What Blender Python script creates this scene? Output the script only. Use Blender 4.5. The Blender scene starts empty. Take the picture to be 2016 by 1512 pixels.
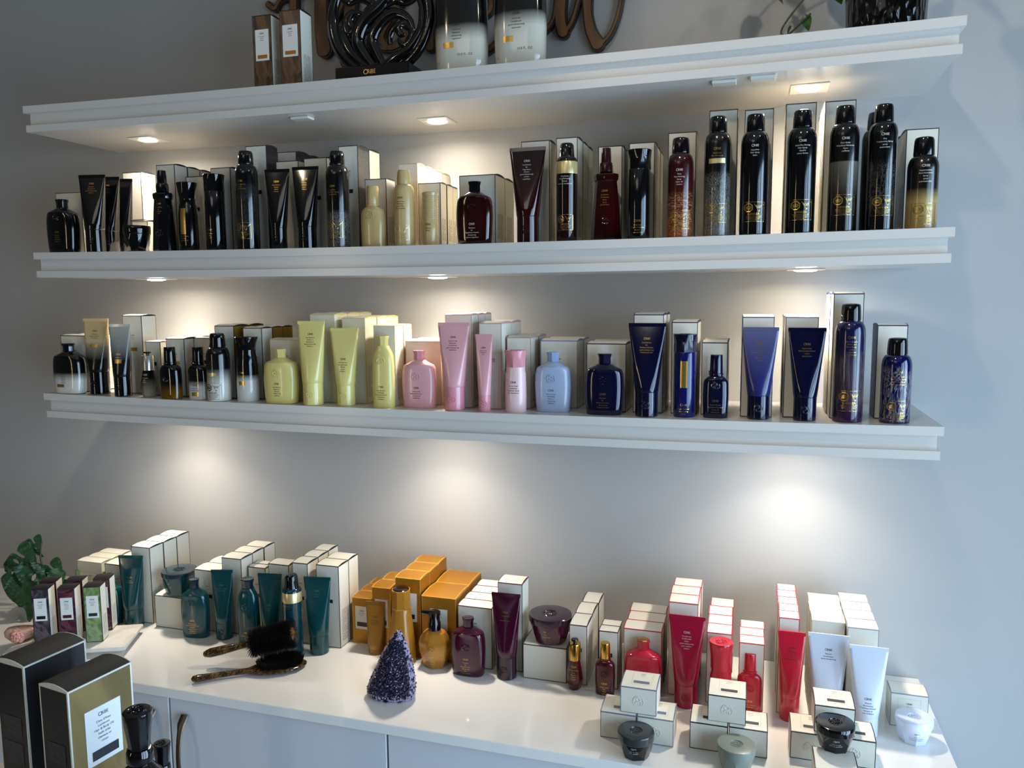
import bpy, bmesh, math, random
from mathutils import Vector, Matrix, noise
from mathutils.bvhtree import BVHTree
random.seed(7)
SC = bpy.context.scene
COL = SC.collection

# ------------------------------------------------------------------ camera
cd = bpy.data.cameras.new('camera'); cam = bpy.data.objects.new('camera', cd); COL.objects.link(cam)
SC.camera = cam
YAW, PITCH, ROLL = (-0.293146, -0.111763, -0.006434)
fw = Vector((math.sin(YAW)*math.cos(PITCH), math.cos(YAW)*math.cos(PITCH), math.sin(PITCH)))
rt = Vector((math.cos(YAW), -math.sin(YAW), 0)); up = rt.cross(fw)
r2 = math.cos(ROLL)*rt + math.sin(ROLL)*up; u2 = -math.sin(ROLL)*rt + math.cos(ROLL)*up
cam.matrix_world = Matrix(((r2.x, u2.x, -fw.x, 1.52785), (r2.y, u2.y, -fw.y, -1.6537), (r2.z, u2.z, -fw.z, 1.6598), (0, 0, 0, 1)))
cd.sensor_fit = 'HORIZONTAL'; cd.sensor_width = 36.0; cd.lens = 1549.43/2016*36.0
cd.clip_start = .02

# ------------------------------------------------------------------ world, exposure, lights
SC.view_settings.view_transform = 'Standard'; SC.view_settings.look = 'None'
SC.view_settings.gamma = 1.0; SC.view_settings.exposure = 0.0; SC.view_settings.use_curve_mapping = False
SC.cycles.use_denoising = True
SC.cycles.max_bounces = 7; SC.cycles.diffuse_bounces = 4; SC.cycles.glossy_bounces = 3
SC.cycles.sample_clamp_indirect = 4.0
w = bpy.data.worlds.new('sky'); SC.world = w; w.use_nodes = True
w.node_tree.nodes['Background'].inputs[0].default_value = (.55, .72, 1, 1)
w.node_tree.nodes['Background'].inputs[1].default_value = 1.0

def light(name, kind, loc, energy, color, size=.1, size_y=None, look=None, spot=None, blend=.3, spread=None):
    l = bpy.data.lights.new(name, kind); l.energy = energy; l.color = color
    o = bpy.data.objects.new(name, l); COL.objects.link(o); o.location = loc
    if kind == 'AREA':
        if size_y: l.shape = 'RECTANGLE'; l.size = size; l.size_y = size_y
        else: l.shape = 'DISK'; l.size = size
        if spread: l.spread = math.radians(spread)
    elif kind == 'SPOT':
        l.spot_size = math.radians(spot); l.spot_blend = blend; l.shadow_soft_size = size
    if look is not None:
        d = Vector(look) - Vector(loc); o.rotation_euler = d.to_track_quat('-Z', 'Y').to_euler()
    return o
COOL = (.52, .75, 1.0); WARM = (1.0, .80, .56); NEUT = (1.0, .88, .74)
# daylight: three tall panes of the shop window in the right-hand wall
WIN_Y = [(-1.20, -.50), (-2.0, -1.30), (-2.80, -2.10)]; WIN_Z = (.10, 2.15); WX = 2.95
for (a, b), pw in zip(WIN_Y, (47, 40, 35)):
    light('window_daylight', 'AREA', (WX + .10, (a+b)/2, sum(WIN_Z)/2), pw, COOL, .70, WIN_Z[1]-WIN_Z[0], look=(0, (a+b)/2, sum(WIN_Z)/2))
# ceiling spots of the shop
light('ceiling_spot', 'SPOT', (1.30, -1.25, 2.82), 19, NEUT, .03, look=(1.7, -.2, 2.0), spot=50, blend=.5)
light('ceiling_spot', 'SPOT', (2.35, -1.1, 2.82), 7, NEUT, .03, look=(1.5, 0, 2.2), spot=60, blend=.5)
light('ceiling_spot', 'SPOT', (-.2, -1.9, 2.82), 4, WARM, .03, look=(.5, -.3, 1.2), spot=70, blend=.5)
light('ceiling_panel', 'AREA', (.6, -3.2, 2.85), 8, (1, .93, .84), 1.2, 1.2, look=(.6, -3.2, 0))
# unseen warm strip light, added to put an upright streak in the glossy bottles
light('warm_streak_fill', 'AREA', (-.9, -3.2, 1.5), 7, WARM, .10, 1.3, look=(.8, 0, 1.5))

# ------------------------------------------------------------------ materials
def hexc(h, a=1):
    h = h.lstrip('#'); c = [int(h[i:i+2], 16)/255 for i in (0, 2, 4)]
    return tuple((x/12.92 if x <= .04045 else ((x+.055)/1.055)**2.4) for x in c) + (a,)
MC = {}
def mat(name, color='#ffffff', rough=.4, metal=0., coat=0., trans=0., emit=None, estr=0., ior=1.5, spec=.5, bump=None, sss=0):
    if name in MC: return MC[name]
    m = bpy.data.materials.new(name); m.use_nodes = True; MC[name] = m
    b = m.node_tree.nodes['Principled BSDF']
    b.inputs['Base Color'].default_value = hexc(color) if isinstance(color, str) else color
    b.inputs['Roughness'].default_value = rough; b.inputs['Metallic'].default_value = metal
    b.inputs['Coat Weight'].default_value = coat; b.inputs['Coat Roughness'].default_value = .04
    b.inputs['Transmission Weight'].default_value = trans; b.inputs['IOR'].default_value = ior
    b.inputs['Specular IOR Level'].default_value = spec
    if emit: b.inputs['Emission Color'].default_value = hexc(emit) if isinstance(emit, str) else emit; b.inputs['Emission Strength'].default_value = estr
    if bump:
        nt = m.node_tree; n = nt.nodes.new('ShaderNodeTexNoise'); n.inputs['Scale'].default_value = bump[0]; n.inputs['Detail'].default_value = 4
        bp = nt.nodes.new('ShaderNodeBump'); bp.inputs['Strength'].default_value = bump[1]; bp.inputs['Distance'].default_value = .002
        tc = nt.nodes.new('ShaderNodeTexCoord'); nt.links.new(tc.outputs['Object'], n.inputs['Vector'])
        nt.links.new(n.outputs['Fac'], bp.inputs['Height']); nt.links.new(bp.outputs['Normal'], b.inputs['Normal'])
    return m
def ramp_node(nt, stops, interp='LINEAR'):
    r = nt.nodes.new('ShaderNodeValToRGB'); r.color_ramp.interpolation = interp
    e = r.color_ramp.elements
    while len(e) > 1: e.remove(e[-1])
    e[0].position = stops[0][0]; e[0].color = hexc(stops[0][1])
    for p, c in stops[1:]:
        x = e.new(p); x.color = hexc(c)
    return r
def zfade(name, H, stops, rough=.12, pattern=None, metal=None):
    """colour that changes with height on the object itself (printed or dyed plastic)"""
    key = name + '_%d' % round(H*1000)
    if key in MC: return MC[key]
    m = mat(key, '#888888', rough, coat=.3); nt = m.node_tree; b = nt.nodes['Principled BSDF']
    tc = nt.nodes.new('ShaderNodeTexCoord'); sx = nt.nodes.new('ShaderNodeSeparateXYZ'); nt.links.new(tc.outputs['Object'], sx.inputs[0])
    mp = nt.nodes.new('ShaderNodeMath'); mp.operation = 'DIVIDE'; nt.links.new(sx.outputs['Z'], mp.inputs[0]); mp.inputs[1].default_value = H
    r = ramp_node(nt, stops); nt.links.new(mp.outputs[0], r.inputs[0]); out = r.outputs[0]
    if pattern:
        col, z0, z1, sc, st, thr = pattern
        mv = nt.nodes.new('ShaderNodeMapping'); mv.inputs['Scale'].default_value = sc; nt.links.new(tc.outputs['Object'], mv.inputs[0])
        n = nt.nodes.new('ShaderNodeTexNoise'); n.inputs['Scale'].default_value = 1; n.inputs['Detail'].default_value = 3; n.inputs['Distortion'].default_value = st
        nt.links.new(mv.outputs[0], n.inputs['Vector'])
        rr = ramp_node(nt, [(thr, '#000000'), (thr+.05, '#ffffff'), (thr+.1, '#000000')]); nt.links.new(n.outputs['Fac'], rr.inputs[0])
        zr = ramp_node(nt, [(max(z0-.05, 0), '#000000'), (z0, '#ffffff'), (z1, '#ffffff'), (min(z1+.06, 1), '#000000')]); nt.links.new(mp.outputs[0], zr.inputs[0])
        mu = nt.nodes.new('ShaderNodeMath'); mu.operation = 'MULTIPLY'; nt.links.new(rr.outputs[0], mu.inputs[0]); nt.links.new(zr.outputs[0], mu.inputs[1])
        mx = nt.nodes.new('ShaderNodeMix'); mx.data_type = 'RGBA'; nt.links.new(mu.outputs[0], mx.inputs[0]); nt.links.new(out, mx.inputs[6]); mx.inputs[7].default_value = hexc(col); out = mx.outputs[2]
    nt.links.new(out, b.inputs['Base Color'])
    return m
def marble(name, cols, scale, dist, rough=.25, stretch=(1, 1, 1)):
    if name in MC: return MC[name]
    m = mat(name, '#888888', rough); nt = m.node_tree; b = nt.nodes['Principled BSDF']
    tc = nt.nodes.new('ShaderNodeTexCoord'); mv = nt.nodes.new('ShaderNodeMapping'); mv.inputs['Scale'].default_value = stretch; nt.links.new(tc.outputs['Object'], mv.inputs[0])
    n = nt.nodes.new('ShaderNodeTexNoise'); n.inputs['Scale'].default_value = scale; n.inputs['Detail'].default_value = 3; n.inputs['Distortion'].default_value = dist
    nt.links.new(mv.outputs[0], n.inputs['Vector']); k = len(cols)
    r = ramp_node(nt, [(.3+.4*i/(k-1), c) for i, c in enumerate(cols)]); nt.links.new(n.outputs['Fac'], r.inputs[0]); nt.links.new(r.outputs[0], b.inputs['Base Color'])
    return m
def fineprint(name, bg, ink, bank=.0021):
    """rows of unreadably small print on a flat panel"""
    if name in MC: return MC[name]
    m = mat(name, bg, .5); nt = m.node_tree; b = nt.nodes['Principled BSDF']
    tc = nt.nodes.new('ShaderNodeTexCoord'); sx = nt.nodes.new('ShaderNodeSeparateXYZ'); nt.links.new(tc.outputs['Object'], sx.inputs[0])
    d = nt.nodes.new('ShaderNodeMath'); d.operation = 'DIVIDE'; nt.links.new(sx.outputs['Z'], d.inputs[0]); d.inputs[1].default_value = bank
    fr = nt.nodes.new('ShaderNodeMath'); fr.operation = 'FRACT'; nt.links.new(d.outputs[0], fr.inputs[0])
    lt = nt.nodes.new('ShaderNodeMath'); lt.operation = 'LESS_THAN'; nt.links.new(fr.outputs[0], lt.inputs[0]); lt.inputs[1].default_value = .5
    n = nt.nodes.new('ShaderNodeTexNoise'); n.inputs['Scale'].default_value = 260; nt.links.new(tc.outputs['Object'], n.inputs['Vector'])
    gt = nt.nodes.new('ShaderNodeMath'); gt.operation = 'GREATER_THAN'; nt.links.new(n.outputs['Fac'], gt.inputs[0]); gt.inputs[1].default_value = .42
    mu = nt.nodes.new('ShaderNodeMath'); mu.operation = 'MULTIPLY'; nt.links.new(lt.outputs[0], mu.inputs[0]); nt.links.new(gt.outputs[0], mu.inputs[1])
    mx = nt.nodes.new('ShaderNodeMix'); mx.data_type = 'RGBA'; nt.links.new(mu.outputs[0], mx.inputs[0]); mx.inputs[6].default_value = hexc(bg); mx.inputs[7].default_value = hexc(ink)
    nt.links.new(mx.outputs[2], b.inputs['Base Color'])
    return m

INK = {'gold': mat('gold_foil', '#d9b765', .25, metal=.9), 'palegold': mat('pale_gold_foil', '#e6d59a', .3, metal=.7), 'silver': mat('silver_print', '#cfcfc6', .35, metal=.3),
       'dark': mat('dark_print', '#2a2824', .5), 'grey': mat('grey_print', '#4b5470', .5), 'teallight': mat('muted_teal_print', '#3f7f78', .4, metal=.4)}
GLOSS = dict(black=('#07080b', .10), charcoal=('#2a2f30', .25), darkredcap=('#27090c', .15), cream=('#baa06c', .22),
             yellow=('#dbca7c', .22), pink=('#dda2a6', .2), pinkcap=('#d88f97', .2), pinklight=('#e8c3c2', .2), lightblue=('#a2afc8', .2), lightbluecap=('#8d9fbe', .2),
             navy=('#070926', .12), navycap=('#070926', .14), royal=('#0a104e', .15), green=('#8fb87e', .2), teal=('#033c40', .18), tealcap=('#12242e', .2),
             goldmatte=('#94661f', .35), goldsatin=('#ab7425', .2), maroon=('#3b0520', .12), marooncap=('#2a0c1e', .2), wine=('#4a0612', .10),
             red=('#b0142f', .15), crimson=('#991030', .22), redbright=('#bd1c30', .2), silverwhite=('#cfd6e4', .28), white=('#dfe5f6', .25), greygreen=('#7d8479', .3), silver=('#b8b5ac', .25))
def cmat(key, H=.15):
    if key == 'darkred': return zfade('dark_red_amber', H, [(0, '#120304'), (.3, '#2c0506'), (.75, '#1f0405'), (1, '#18060a')], .1)
    if key == 'blackred': return zfade('black_red', H, [(0, '#1c0809'), (.3, '#170607'), (.8, '#0a0607')], .1)
    if key == 'redfade': return zfade('red_fade', H, [(0, '#7a3f20'), (.28, '#4a1a12'), (.5, '#3a0d10'), (.8, '#2a070c')], .15, ('#b08058', .03, .4, (60, 60, 260), 1.5, .45))
    if key == 'hairgrey': return zfade('hair_grey', H, [(0, '#4c4a46'), (.3, '#33322f'), (.52, '#0a0a0b'), (1, '#060607')], .2, ('#8e8a80', 0, .48, (350, 350, 90), 2.5, .46))
    if key == 'smoke': return zfade('smoke', H, [(0, '#0b0a09'), (.27, '#15120f'), (.30, '#2a251d'), (.55, '#5a564c'), (.552, '#0a0a0a'), (1, '#070707')], .15)
    if key == 'goldfade': return zfade('gold_fade', H, [(0, '#8f7847'), (.3, '#a08a55'), (.44, '#0c0a08'), (1, '#060607')], .22)
    if key == 'bw': return zfade('black_white', H, [(0, '#d5d0c4'), (.26, '#cbc6ba'), (.42, '#0a0a0c'), (1, '#060608')], .12)
    if key == 'bw2': return zfade('black_white_two', H, [(0, '#d0ccc2'), (.24, '#b9b5ac'), (.36, '#0a0a0c'), (1, '#060608')], .12)
    if key == 'bw3': return zfade('black_ivory', H, [(0, '#d3cec0'), (.25, '#c4beae'), (.48, '#0d0c0c'), (1, '#060608')], .15)
    if key == 'bw4': return zfade('black_white_four', H, [(0, '#d3cfc6'), (.32, '#bfbbb2'), (.42, '#0a0a0c'), (1, '#060608')], .12)
    if key == 'gb1': return zfade('gold_black', H, [(0, '#08080a'), (.46, '#0a0a0b'), (.62, '#837a6a'), (.70, '#c4ad82'), (1, '#d2b178')], .2)
    if key == 'gb2': return zfade('grey_black', H, [(0, '#08080a'), (.50, '#0d0e10'), (.70, '#7b7b76'), (1, '#a8a69a')], .2)
    if key == 'amber': return zfade('amber_glass', H, [(0, '#6b4708'), (.14, '#5a3a06'), (.30, '#060608'), (1, '#060608')], .08)
    if key == 'smokeglass': return zfade('smoke_glass', H, [(0, '#8a8068'), (.18, '#6d6452'), (.42, '#17150f'), (.6, '#0a0a0c')], .08)
    if key == 'ivoryfade': return zfade('ivory_fade', H, [(0, '#dcd8c8'), (.22, '#d3cebd'), (.33, '#0a0a0c'), (1, '#060608')], .12)
    if key == 'ivoryfade2': return zfade('ivory_fade_two', H, [(0, '#dcd8c8'), (.27, '#d3cebd'), (.37, '#0a0a0c'), (1, '#060608')], .12)
    if key == 'periwinkle': return zfade('periwinkle_dye', H, [(0, '#141858'), (.45, '#23275f'), (.8, '#43466f'), (1, '#585b7c')], .25)
    if key == 'purplefade': return zfade('purple_fade', H, [(0, '#2c1038'), (.2, '#2e2433'), (.45, '#3a333c'), (.62, '#14123a'), (1, '#0e0f38')], .15, ('#5d4f58', .2, .55, (300, 300, 12), 1.0, .47))
    if key == 'tealcan': return zfade('teal_can', H, [(0, '#05363f'), (.5, '#06363e'), (1, '#05262c')], .12)
    if key == 'goldmetal': return mat('polished_gold', '#d6a94e', .16, metal=1)
    c, r = GLOSS[key]
    nm = {'redbright': 'bright_red', 'greygreen': 'grey_green', 'silverwhite': 'pearl_white'}.get(key, key)
    return mat(nm + '_plastic', c, r, metal=.8 if key == 'silver' else (.25 if key == 'goldmatte' else (.1 if key == 'goldsatin' else 0)), coat=.25 if r < .3 else 0)
LAMP_W = 1.4
# ------------------------------------------------------------------ mesh helpers
def link(o, parent=None):
    COL.objects.link(o)
    if parent is not None: o.parent = parent
    return o
def mobj(name, me, parent=None, mats=(), loc=None, smooth=None):
    for m in mats:
        me.materials.append(m)
    if smooth is not None:
        me.polygons.foreach_set('use_smooth', [True]*len(me.polygons))
        me.set_sharp_from_angle(angle=math.radians(smooth))
    o = bpy.data.objects.new(name, me)
    if loc is not None: o.location = loc
    return link(o, parent)
def pyd(verts, faces):
    me = bpy.data.meshes.new('mesh'); me.from_pydata([tuple(v) for v in verts], [], faces); me.update(); return me
def empty(name, loc, rz=0):
    o = bpy.data.objects.new(name, None); o.location = loc; o.rotation_euler = (0, 0, math.radians(rz)); o.empty_display_size = .02
    return link(o)
def tag(o, label, cat, group=None, kind=None):
    o['label'] = label
    if cat: o['category'] = cat
    if group: o['group'] = group
    if kind: o['kind'] = kind
    return o
def struct(o): o['kind'] = 'structure'; return o
def boxdata(x0, x1, y0, y1, z0, z1):
    v = [(x, y, z) for z in (z0, z1) for y in (y0, y1) for x in (x0, x1)]
    f = [(0, 2, 3, 1), (4, 5, 7, 6), (0, 1, 5, 4), (2, 6, 7, 3), (0, 4, 6, 2), (1, 3, 7, 5)]
    return v, f
def join(*parts):
    V, Fc = [], []
    for v, f in parts:
        n = len(V); V += list(v); Fc += [tuple(i+n for i in q) for q in f]
    return V, Fc
def bevel_box(x0, x1, y0, y1, z0, z1, r=.002, seg=2):
    me = pyd(*boxdata(x0, x1, y0, y1, z0, z1)); bm = bmesh.new(); bm.from_mesh(me)
    bmesh.ops.bevel(bm, geom=bm.edges[:], offset=r, segments=seg, affect='EDGES', profile=.5)
    bm.to_mesh(me); bm.free(); return me
def sec(a, b, n=2., N=40, poly=0, ph=0., off=(0, 0)):
    pts = []
    for i in range(N):
        t = 2*math.pi*i/N
        c, s = math.cos(t), math.sin(t)
        if poly:
            st = 2*math.pi/poly; q = ((t + ph) % st) - st/2
            r = math.cos(st/2)/math.cos(q); x, y = a*r*c*1.04, b*r*s*1.04
        else:
            e = 2./n
            x = a*math.copysign(abs(c)**e, c); y = b*math.copysign(abs(s)**e, s)
        pts.append((x+off[0], y+off[1]))
    return pts
def loft(secs):
    V, Fc = [], []; N = len(secs[0][1])
    for z, pts in secs: V += [(x, y, z) for x, y in pts]
    for k in range(len(secs)-1):
        for i in range(N):
            j = (i+1) % N
            Fc.append((k*N+i, k*N+j, (k+1)*N+j, (k+1)*N+i))
    Fc.append(tuple(reversed(range(N)))); Fc.append(tuple(range((len(secs)-1)*N, len(secs)*N)))
    return V, Fc
def lathe(prof, N=32, off=(0, 0)):
    return loft([(z, [(r*math.cos(2*math.pi*i/N)+off[0], r*math.sin(2*math.pi*i/N)+off[1]) for i in range(N)]) for r, z in prof])
def sweep(path, rad, N=8, flat=None, closed=False):
    """tube along 3D points; rad a number or a list; flat=(sx,sy) squashes the section"""
    V, Fc = [], []; n = len(path); P = [Vector(p) for p in path]
    ref = Vector((0, 1, 0))
    for k in range(n):
        a = P[(k-1) % n] if closed or k > 0 else P[k]; b = P[(k+1) % n] if closed or k < n-1 else P[k]
        t = (b-a).normalized(); s = t.cross(ref)
        if s.length < 1e-4: s = t.cross(Vector((1, 0, 0)))
        s.normalize(); q = s.cross(t).normalized()
        r = rad[k] if isinstance(rad, (list, tuple)) else rad
        for i in range(N):
            an = 2*math.pi*i/N; ca, sa = math.cos(an)*r, math.sin(an)*r
            if flat: ca *= flat[0]; sa *= flat[1]
            V.append(P[k] + s*ca + q*sa)
    for k in range(n if closed else n-1):
        k2 = (k+1) % n
        for i in range(N):
            j = (i+1) % N; Fc.append((k*N+i, k*N+j, k2*N+j, k2*N+i))
    if not closed: Fc.append(tuple(reversed(range(N)))); Fc.append(tuple(range((n-1)*N, n*N)))
    return V, Fc
def fixn(me):
    bm = bmesh.new(); bm.from_mesh(me); bmesh.ops.recalc_face_normals(bm, faces=bm.faces[:]); bm.to_mesh(me); bm.free(); return me

# ------------------------------------------------------------------ lettering: flat print laid on a surface
TXT = {}
def text2d(s, size, shear=0.):
    k = (s, shear)
    if k not in TXT:
        cu = bpy.data.curves.new('lettering', 'FONT'); cu.body = s; cu.resolution_u = 2; cu.align_x = 'CENTER'; cu.size = 1; cu.shear = shear
        cu.fill_mode = 'FRONT'
        o = bpy.data.objects.new('lettering', cu); me = bpy.data.meshes.new_from_object(o)
        TXT[k] = ([(v.co.x, v.co.y) for v in me.vertices], [tuple(p.vertices) for p in me.polygons])
        bpy.data.objects.remove(o); bpy.data.meshes.remove(me)
    v, f = TXT[k]
    return [(x*size, y*size) for x, y in v], f
def logo2d(size):
    """five-letter wordmark with an oversized first letter"""
    a, fa = text2d('O', size*1.22); b, fb = text2d('RIBE', size)
    ax = max(x for x, _ in a); bx = min(x for x, _ in b)*.80; bw = max(x for x, _ in b)*.80-bx; tot = 2*ax+bw-size*.12
    v = [(x - tot/2 + ax, y - size*.08) for x, y in a] + [(x*.80 - bx - tot/2 + 2*ax - size*.10, y) for x, y in b]
    return v, fa + [tuple(i+len(a) for i in q) for q in fb]
def shift(d, dx, dz): return [(x+dx, y+dz) for x, y in d[0]], d[1]
def block2d(lines, size, lead=1.55, logo=1.5, maxw=None, cut=None):
    """logo line and centred lines below; returns 2D geometry, top at z=0"""
    parts = []; z = -size*logo*.8
    parts.append(shift(logo2d(size*logo), 0, z)); z -= size*1.9
    half = len(lines) - len(lines)//2 if len(lines) > 2 else 99
    for i, l in enumerate(lines):
        it = .25 if (i >= half and l[:1].islower()) else 0.
        parts.append(shift(text2d(l, size, it), 0, z)); z -= size*lead*.82
    V, Fc = join(*parts)
    if maxw:
        mx = max(abs(x) for x, _ in V)
        if mx > maxw: V = [(x*maxw/mx, zz*(.55+.45*maxw/mx)) for x, zz in V]
    return V, Fc
def strip2d(pts, w, closed=True):
    V, Fc = [], []; n = len(pts)
    for k in range(n):
        a = Vector(pts[(k-1) % n] if closed or k else pts[k]); b = Vector(pts[(k+1) % n] if closed or k < n-1 else pts[k]); p = Vector(pts[k])
        t = (b-a).normalized(); nn = Vector((-t.y, t.x))*w/2
        V += [tuple(p+nn), tuple(p-nn)]
    for k in range(n if closed else n-1):
        q = (k+1) % n; Fc.append((2*k, 2*k+1, 2*q+1, 2*q))
    return V, Fc
def subd(pts, m, closed=True):
    out = []; n = len(pts)
    for k in range(n if closed else n-1):
        a, b = pts[k], pts[(k+1) % n]
        for i in range(m): out.append((a[0]+(b[0]-a[0])*i/m, a[1]+(b[1]-a[1])*i/m))
    if not closed: out.append(pts[-1])
    return out
def rect2d(x0, x1, z0, z1, nx=10, nz=1):
    V = [(x0+(x1-x0)*i/nx, z0+(z1-z0)*j/nz) for j in range(nz+1) for i in range(nx+1)]
    Fc = [(j*(nx+1)+i, j*(nx+1)+i+1, (j+1)*(nx+1)+i+1, (j+1)*(nx+1)+i) for j in range(nz) for i in range(nx)]
    return V, Fc
def hazard2d(cx, z1, w):
    """octagon flame mark, inverted triangle mark, DANGER and small lines inside a frame; z1 = top"""
    h = w*.95; P = []
    P.append(strip2d(subd([(cx-w/2, z1), (cx+w/2, z1), (cx+w/2, z1-h), (cx-w/2, z1-h)], 6), .0005))
    ox, oz, r = cx-w*.24, z1-w*.27, w*.20
    P.append(strip2d([(ox+r*math.cos(math.pi*(k+.5)/4), oz+r*math.sin(math.pi*(k+.5)/4)) for k in range(8)], w*.055))
    for k in range(5):   # little flame strokes
        a = (k-2)*.35; P.append(strip2d([(ox+a*r*.5, oz-r*.45), (ox+a*r*.9, oz+r*.1), (ox+a*r*.6, oz+r*(.5-.1*abs(k-2)))], w*.03, False))
    tx = cx+w*.25
    P.append(strip2d([(tx-r*1.05, oz+r*.85), (tx+r*1.05, oz+r*.85), (tx, oz-r)], w*.045))
    for k in range(4): P.append(strip2d([(tx+(k-1.5)*r*.22, oz-r*.1), (tx+(k-1.5)*r*.42, oz+r*.55)], w*.022, False))
    P.append(shift(text2d('DANGER', w*.145), cx, z1-w*.63))
    for k, t in enumerate(('CONTENTS UNDER PRESSURE', 'CONTENU SOUS PRESSION', 'EXTREMELY FLAMMABLE', 'INFLAMMABLE')):
        v, f = text2d(t, w*.055); P.append(shift((v, f), cx, z1-w*(.71+.065*k)))
    return join(*P)
def lay_on(bvh, d2, eps=.0003, drop=True):
    """2D (x,z) geometry laid on the front of a body (ray from -y)"""
    V2, F2 = d2; V, ok = [], []; last = 0
    for x, z in V2:
        h = bvh.ray_cast(Vector((x, -1, z)), Vector((0, 1, 0)))
        if h[0] is None: V.append((x, last, z)); ok.append(False)
        else: last = h[0].y - eps; V.append((x, last, z)); ok.append(True)
    Fc = [f for f in F2 if all(ok[i] for i in f)]
    return V, Fc
def crest_paths(R):
    """round ornamental crest of curling strands"""
    paths = []
    def arc(cx, cy, r, a0, a1, n=10, r1=None):
        r1 = r if r1 is None else r1
        return [(cx+(r+(r1-r)*i/n)*math.cos(math.radians(a0+(a1-a0)*i/n)), cy+(r+(r1-r)*i/n)*math.sin(math.radians(a0+(a1-a0)*i/n))) for i in range(n+1)]
    paths.append(arc(0, R*.36, R*.40, 320, 20, 14)[:1] + arc(0, R*.36, R*.38, -30, 250, 16))
    paths.append(arc(0, -R*.34, R*.44, 70, -190, 16))
    paths.append([(-R*.3, R*.2), (0, 0), (R*.34, -R*.22)]); paths.append([(R*.34, R*.22), (0, 0), (-R*.34, -R*.22)])
    for a in (20, 100, 165, 235, 300): paths.append(arc(R*.62*math.cos(math.radians(a)), R*.62*math.sin(math.radians(a)), R*.34, a-150, a+110, 10, R*.12))
    paths.append(arc(0, 0, R*.96, 110, 250, 12)); paths.append(arc(0, 0, R*.96, -60, 60, 12))
    return paths
def crest_on(bvh, cx, cz, R, rad=.0007):
    P = []
    for pth in crest_paths(R):
        pts = []
        for x, z in pth:
            h = bvh.ray_cast(Vector((cx+x, -1, cz+z)), Vector((0, 1, 0)))
            if h[0] is not None: pts.append((cx+x, h[0].y - rad*.35, cz+z))
        if len(pts) > 2: P.append(sweep(pts, rad, 5))
    return join(*P)
# ------------------------------------------------------------------ room shell
FLOOR_Z, CEIL_Z = 0.0, 2.9
wall_m = mat('wall_paint', '#a9a9a8', .62, bump=(220, .06))
def slab(name, x0, x1, y0, y1, z0, z1, m, kind=True, parent=None):
    o = mobj(name, pyd(*boxdata(x0, x1, y0, y1, z0, z1)), parent, [m])
    if kind: struct(o)
    return o
slab('wall_back', -2.6, 3.05, 0, .1, 0, CEIL_Z, wall_m)
slab('wall_left', -2.7, -2.6, -5, .1, 0, CEIL_Z, mat('side_wall_paint', '#695d4e', .7))
slab('wall_front', -2.7, 3.05, -5.1, -5, 0, CEIL_Z, mat('side_wall_paint'))
slab('floor', -2.7, 3.05, -5.1, .1, -.1, 0, mat('floor_vinyl', '#7b7268', .45))
slab('ceiling', -2.7, 3.05, -5.1, .1, CEIL_Z, CEIL_Z+.1, mat('ceiling_paint', '#a89e90', .8))
# right-hand wall with three window openings
rw = []
yy = [-5.0] + [v for ab in sorted(WIN_Y) for v in ab] + [0.0]
for i in range(0, len(yy), 2): rw.append(boxdata(WX, WX+.08, yy[i], yy[i+1], 0, CEIL_Z))
for a, b in WIN_Y:
    rw.append(boxdata(WX, WX+.08, a, b, 0, WIN_Z[0])); rw.append(boxdata(WX, WX+.08, a, b, WIN_Z[1], CEIL_Z))
struct(mobj('wall_right', pyd(*join(*rw)), None, [mat('side_wall_paint')]))
frame_m = mat('window_frame_dark', '#23262a', .4)
for k, (a, b) in enumerate(WIN_Y):
    fr = [boxdata(WX-.02, WX+.03, a, a+.035, *WIN_Z), boxdata(WX-.02, WX+.03, b-.035, b, *WIN_Z), boxdata(WX-.02, WX+.03, a, b, WIN_Z[0], WIN_Z[0]+.04), boxdata(WX-.02, WX+.03, a, b, WIN_Z[1]-.04, WIN_Z[1]),
          boxdata(WX-.01, WX+.02, (a+b)/2-.012, (a+b)/2+.012, *WIN_Z)]
    struct(mobj('window_%d' % (k+1), pyd(*join(*fr)), None, [frame_m]))

# ------------------------------------------------------------------ three wall shelves (they sag a little in the middle)
XL, XR, DEP, THK = 0.0, 1.83, .2657, .0550
SHZ = [2.0763, 1.7617, 1.447]
SAG = .0062
shelf_m = mat('white_lacquer', '#d2cdc6', .22)
def sagz(x): return -SAG*(1-((x-.915)/.915)**2)
def sagbar(x0, x1, y0, y1, z0, z1, n=24, r=0):
    S = []
    V, Fc = [], []
    for k in range(n+1):
        x = x0+(x1-x0)*k/n; s = sagz(x)
        V += [(x, y0, z0+s), (x, y1, z0+s), (x, y1, z1+s), (x, y0, z1+s)]
    for k in range(n):
        a, b = 4*k, 4*k+4
        for i in range(4):
            j = (i+1) % 4; Fc.append((a+i, b+i, b+j, a+j))
    Fc += [(0, 1, 2, 3), (4*n+3, 4*n+2, 4*n+1, 4*n)]
    return V, Fc
PLN = ['top', 'middle', 'bottom']
LITX = [[(.206,-.128),(.908,-.115),(1.617,-.134)],[(.205,-.125),(.905,-.118),(1.622,-.125)],[(.206,-.146),(.895,-.146),(1.618,-.146)]]
glow_m = mat('lamp_lens', '#fff3dc', .3, emit=(1, .86, .66, 1), estr=38)
trimw = mat('lamp_trim', '#d6d1c6', .35)
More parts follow.
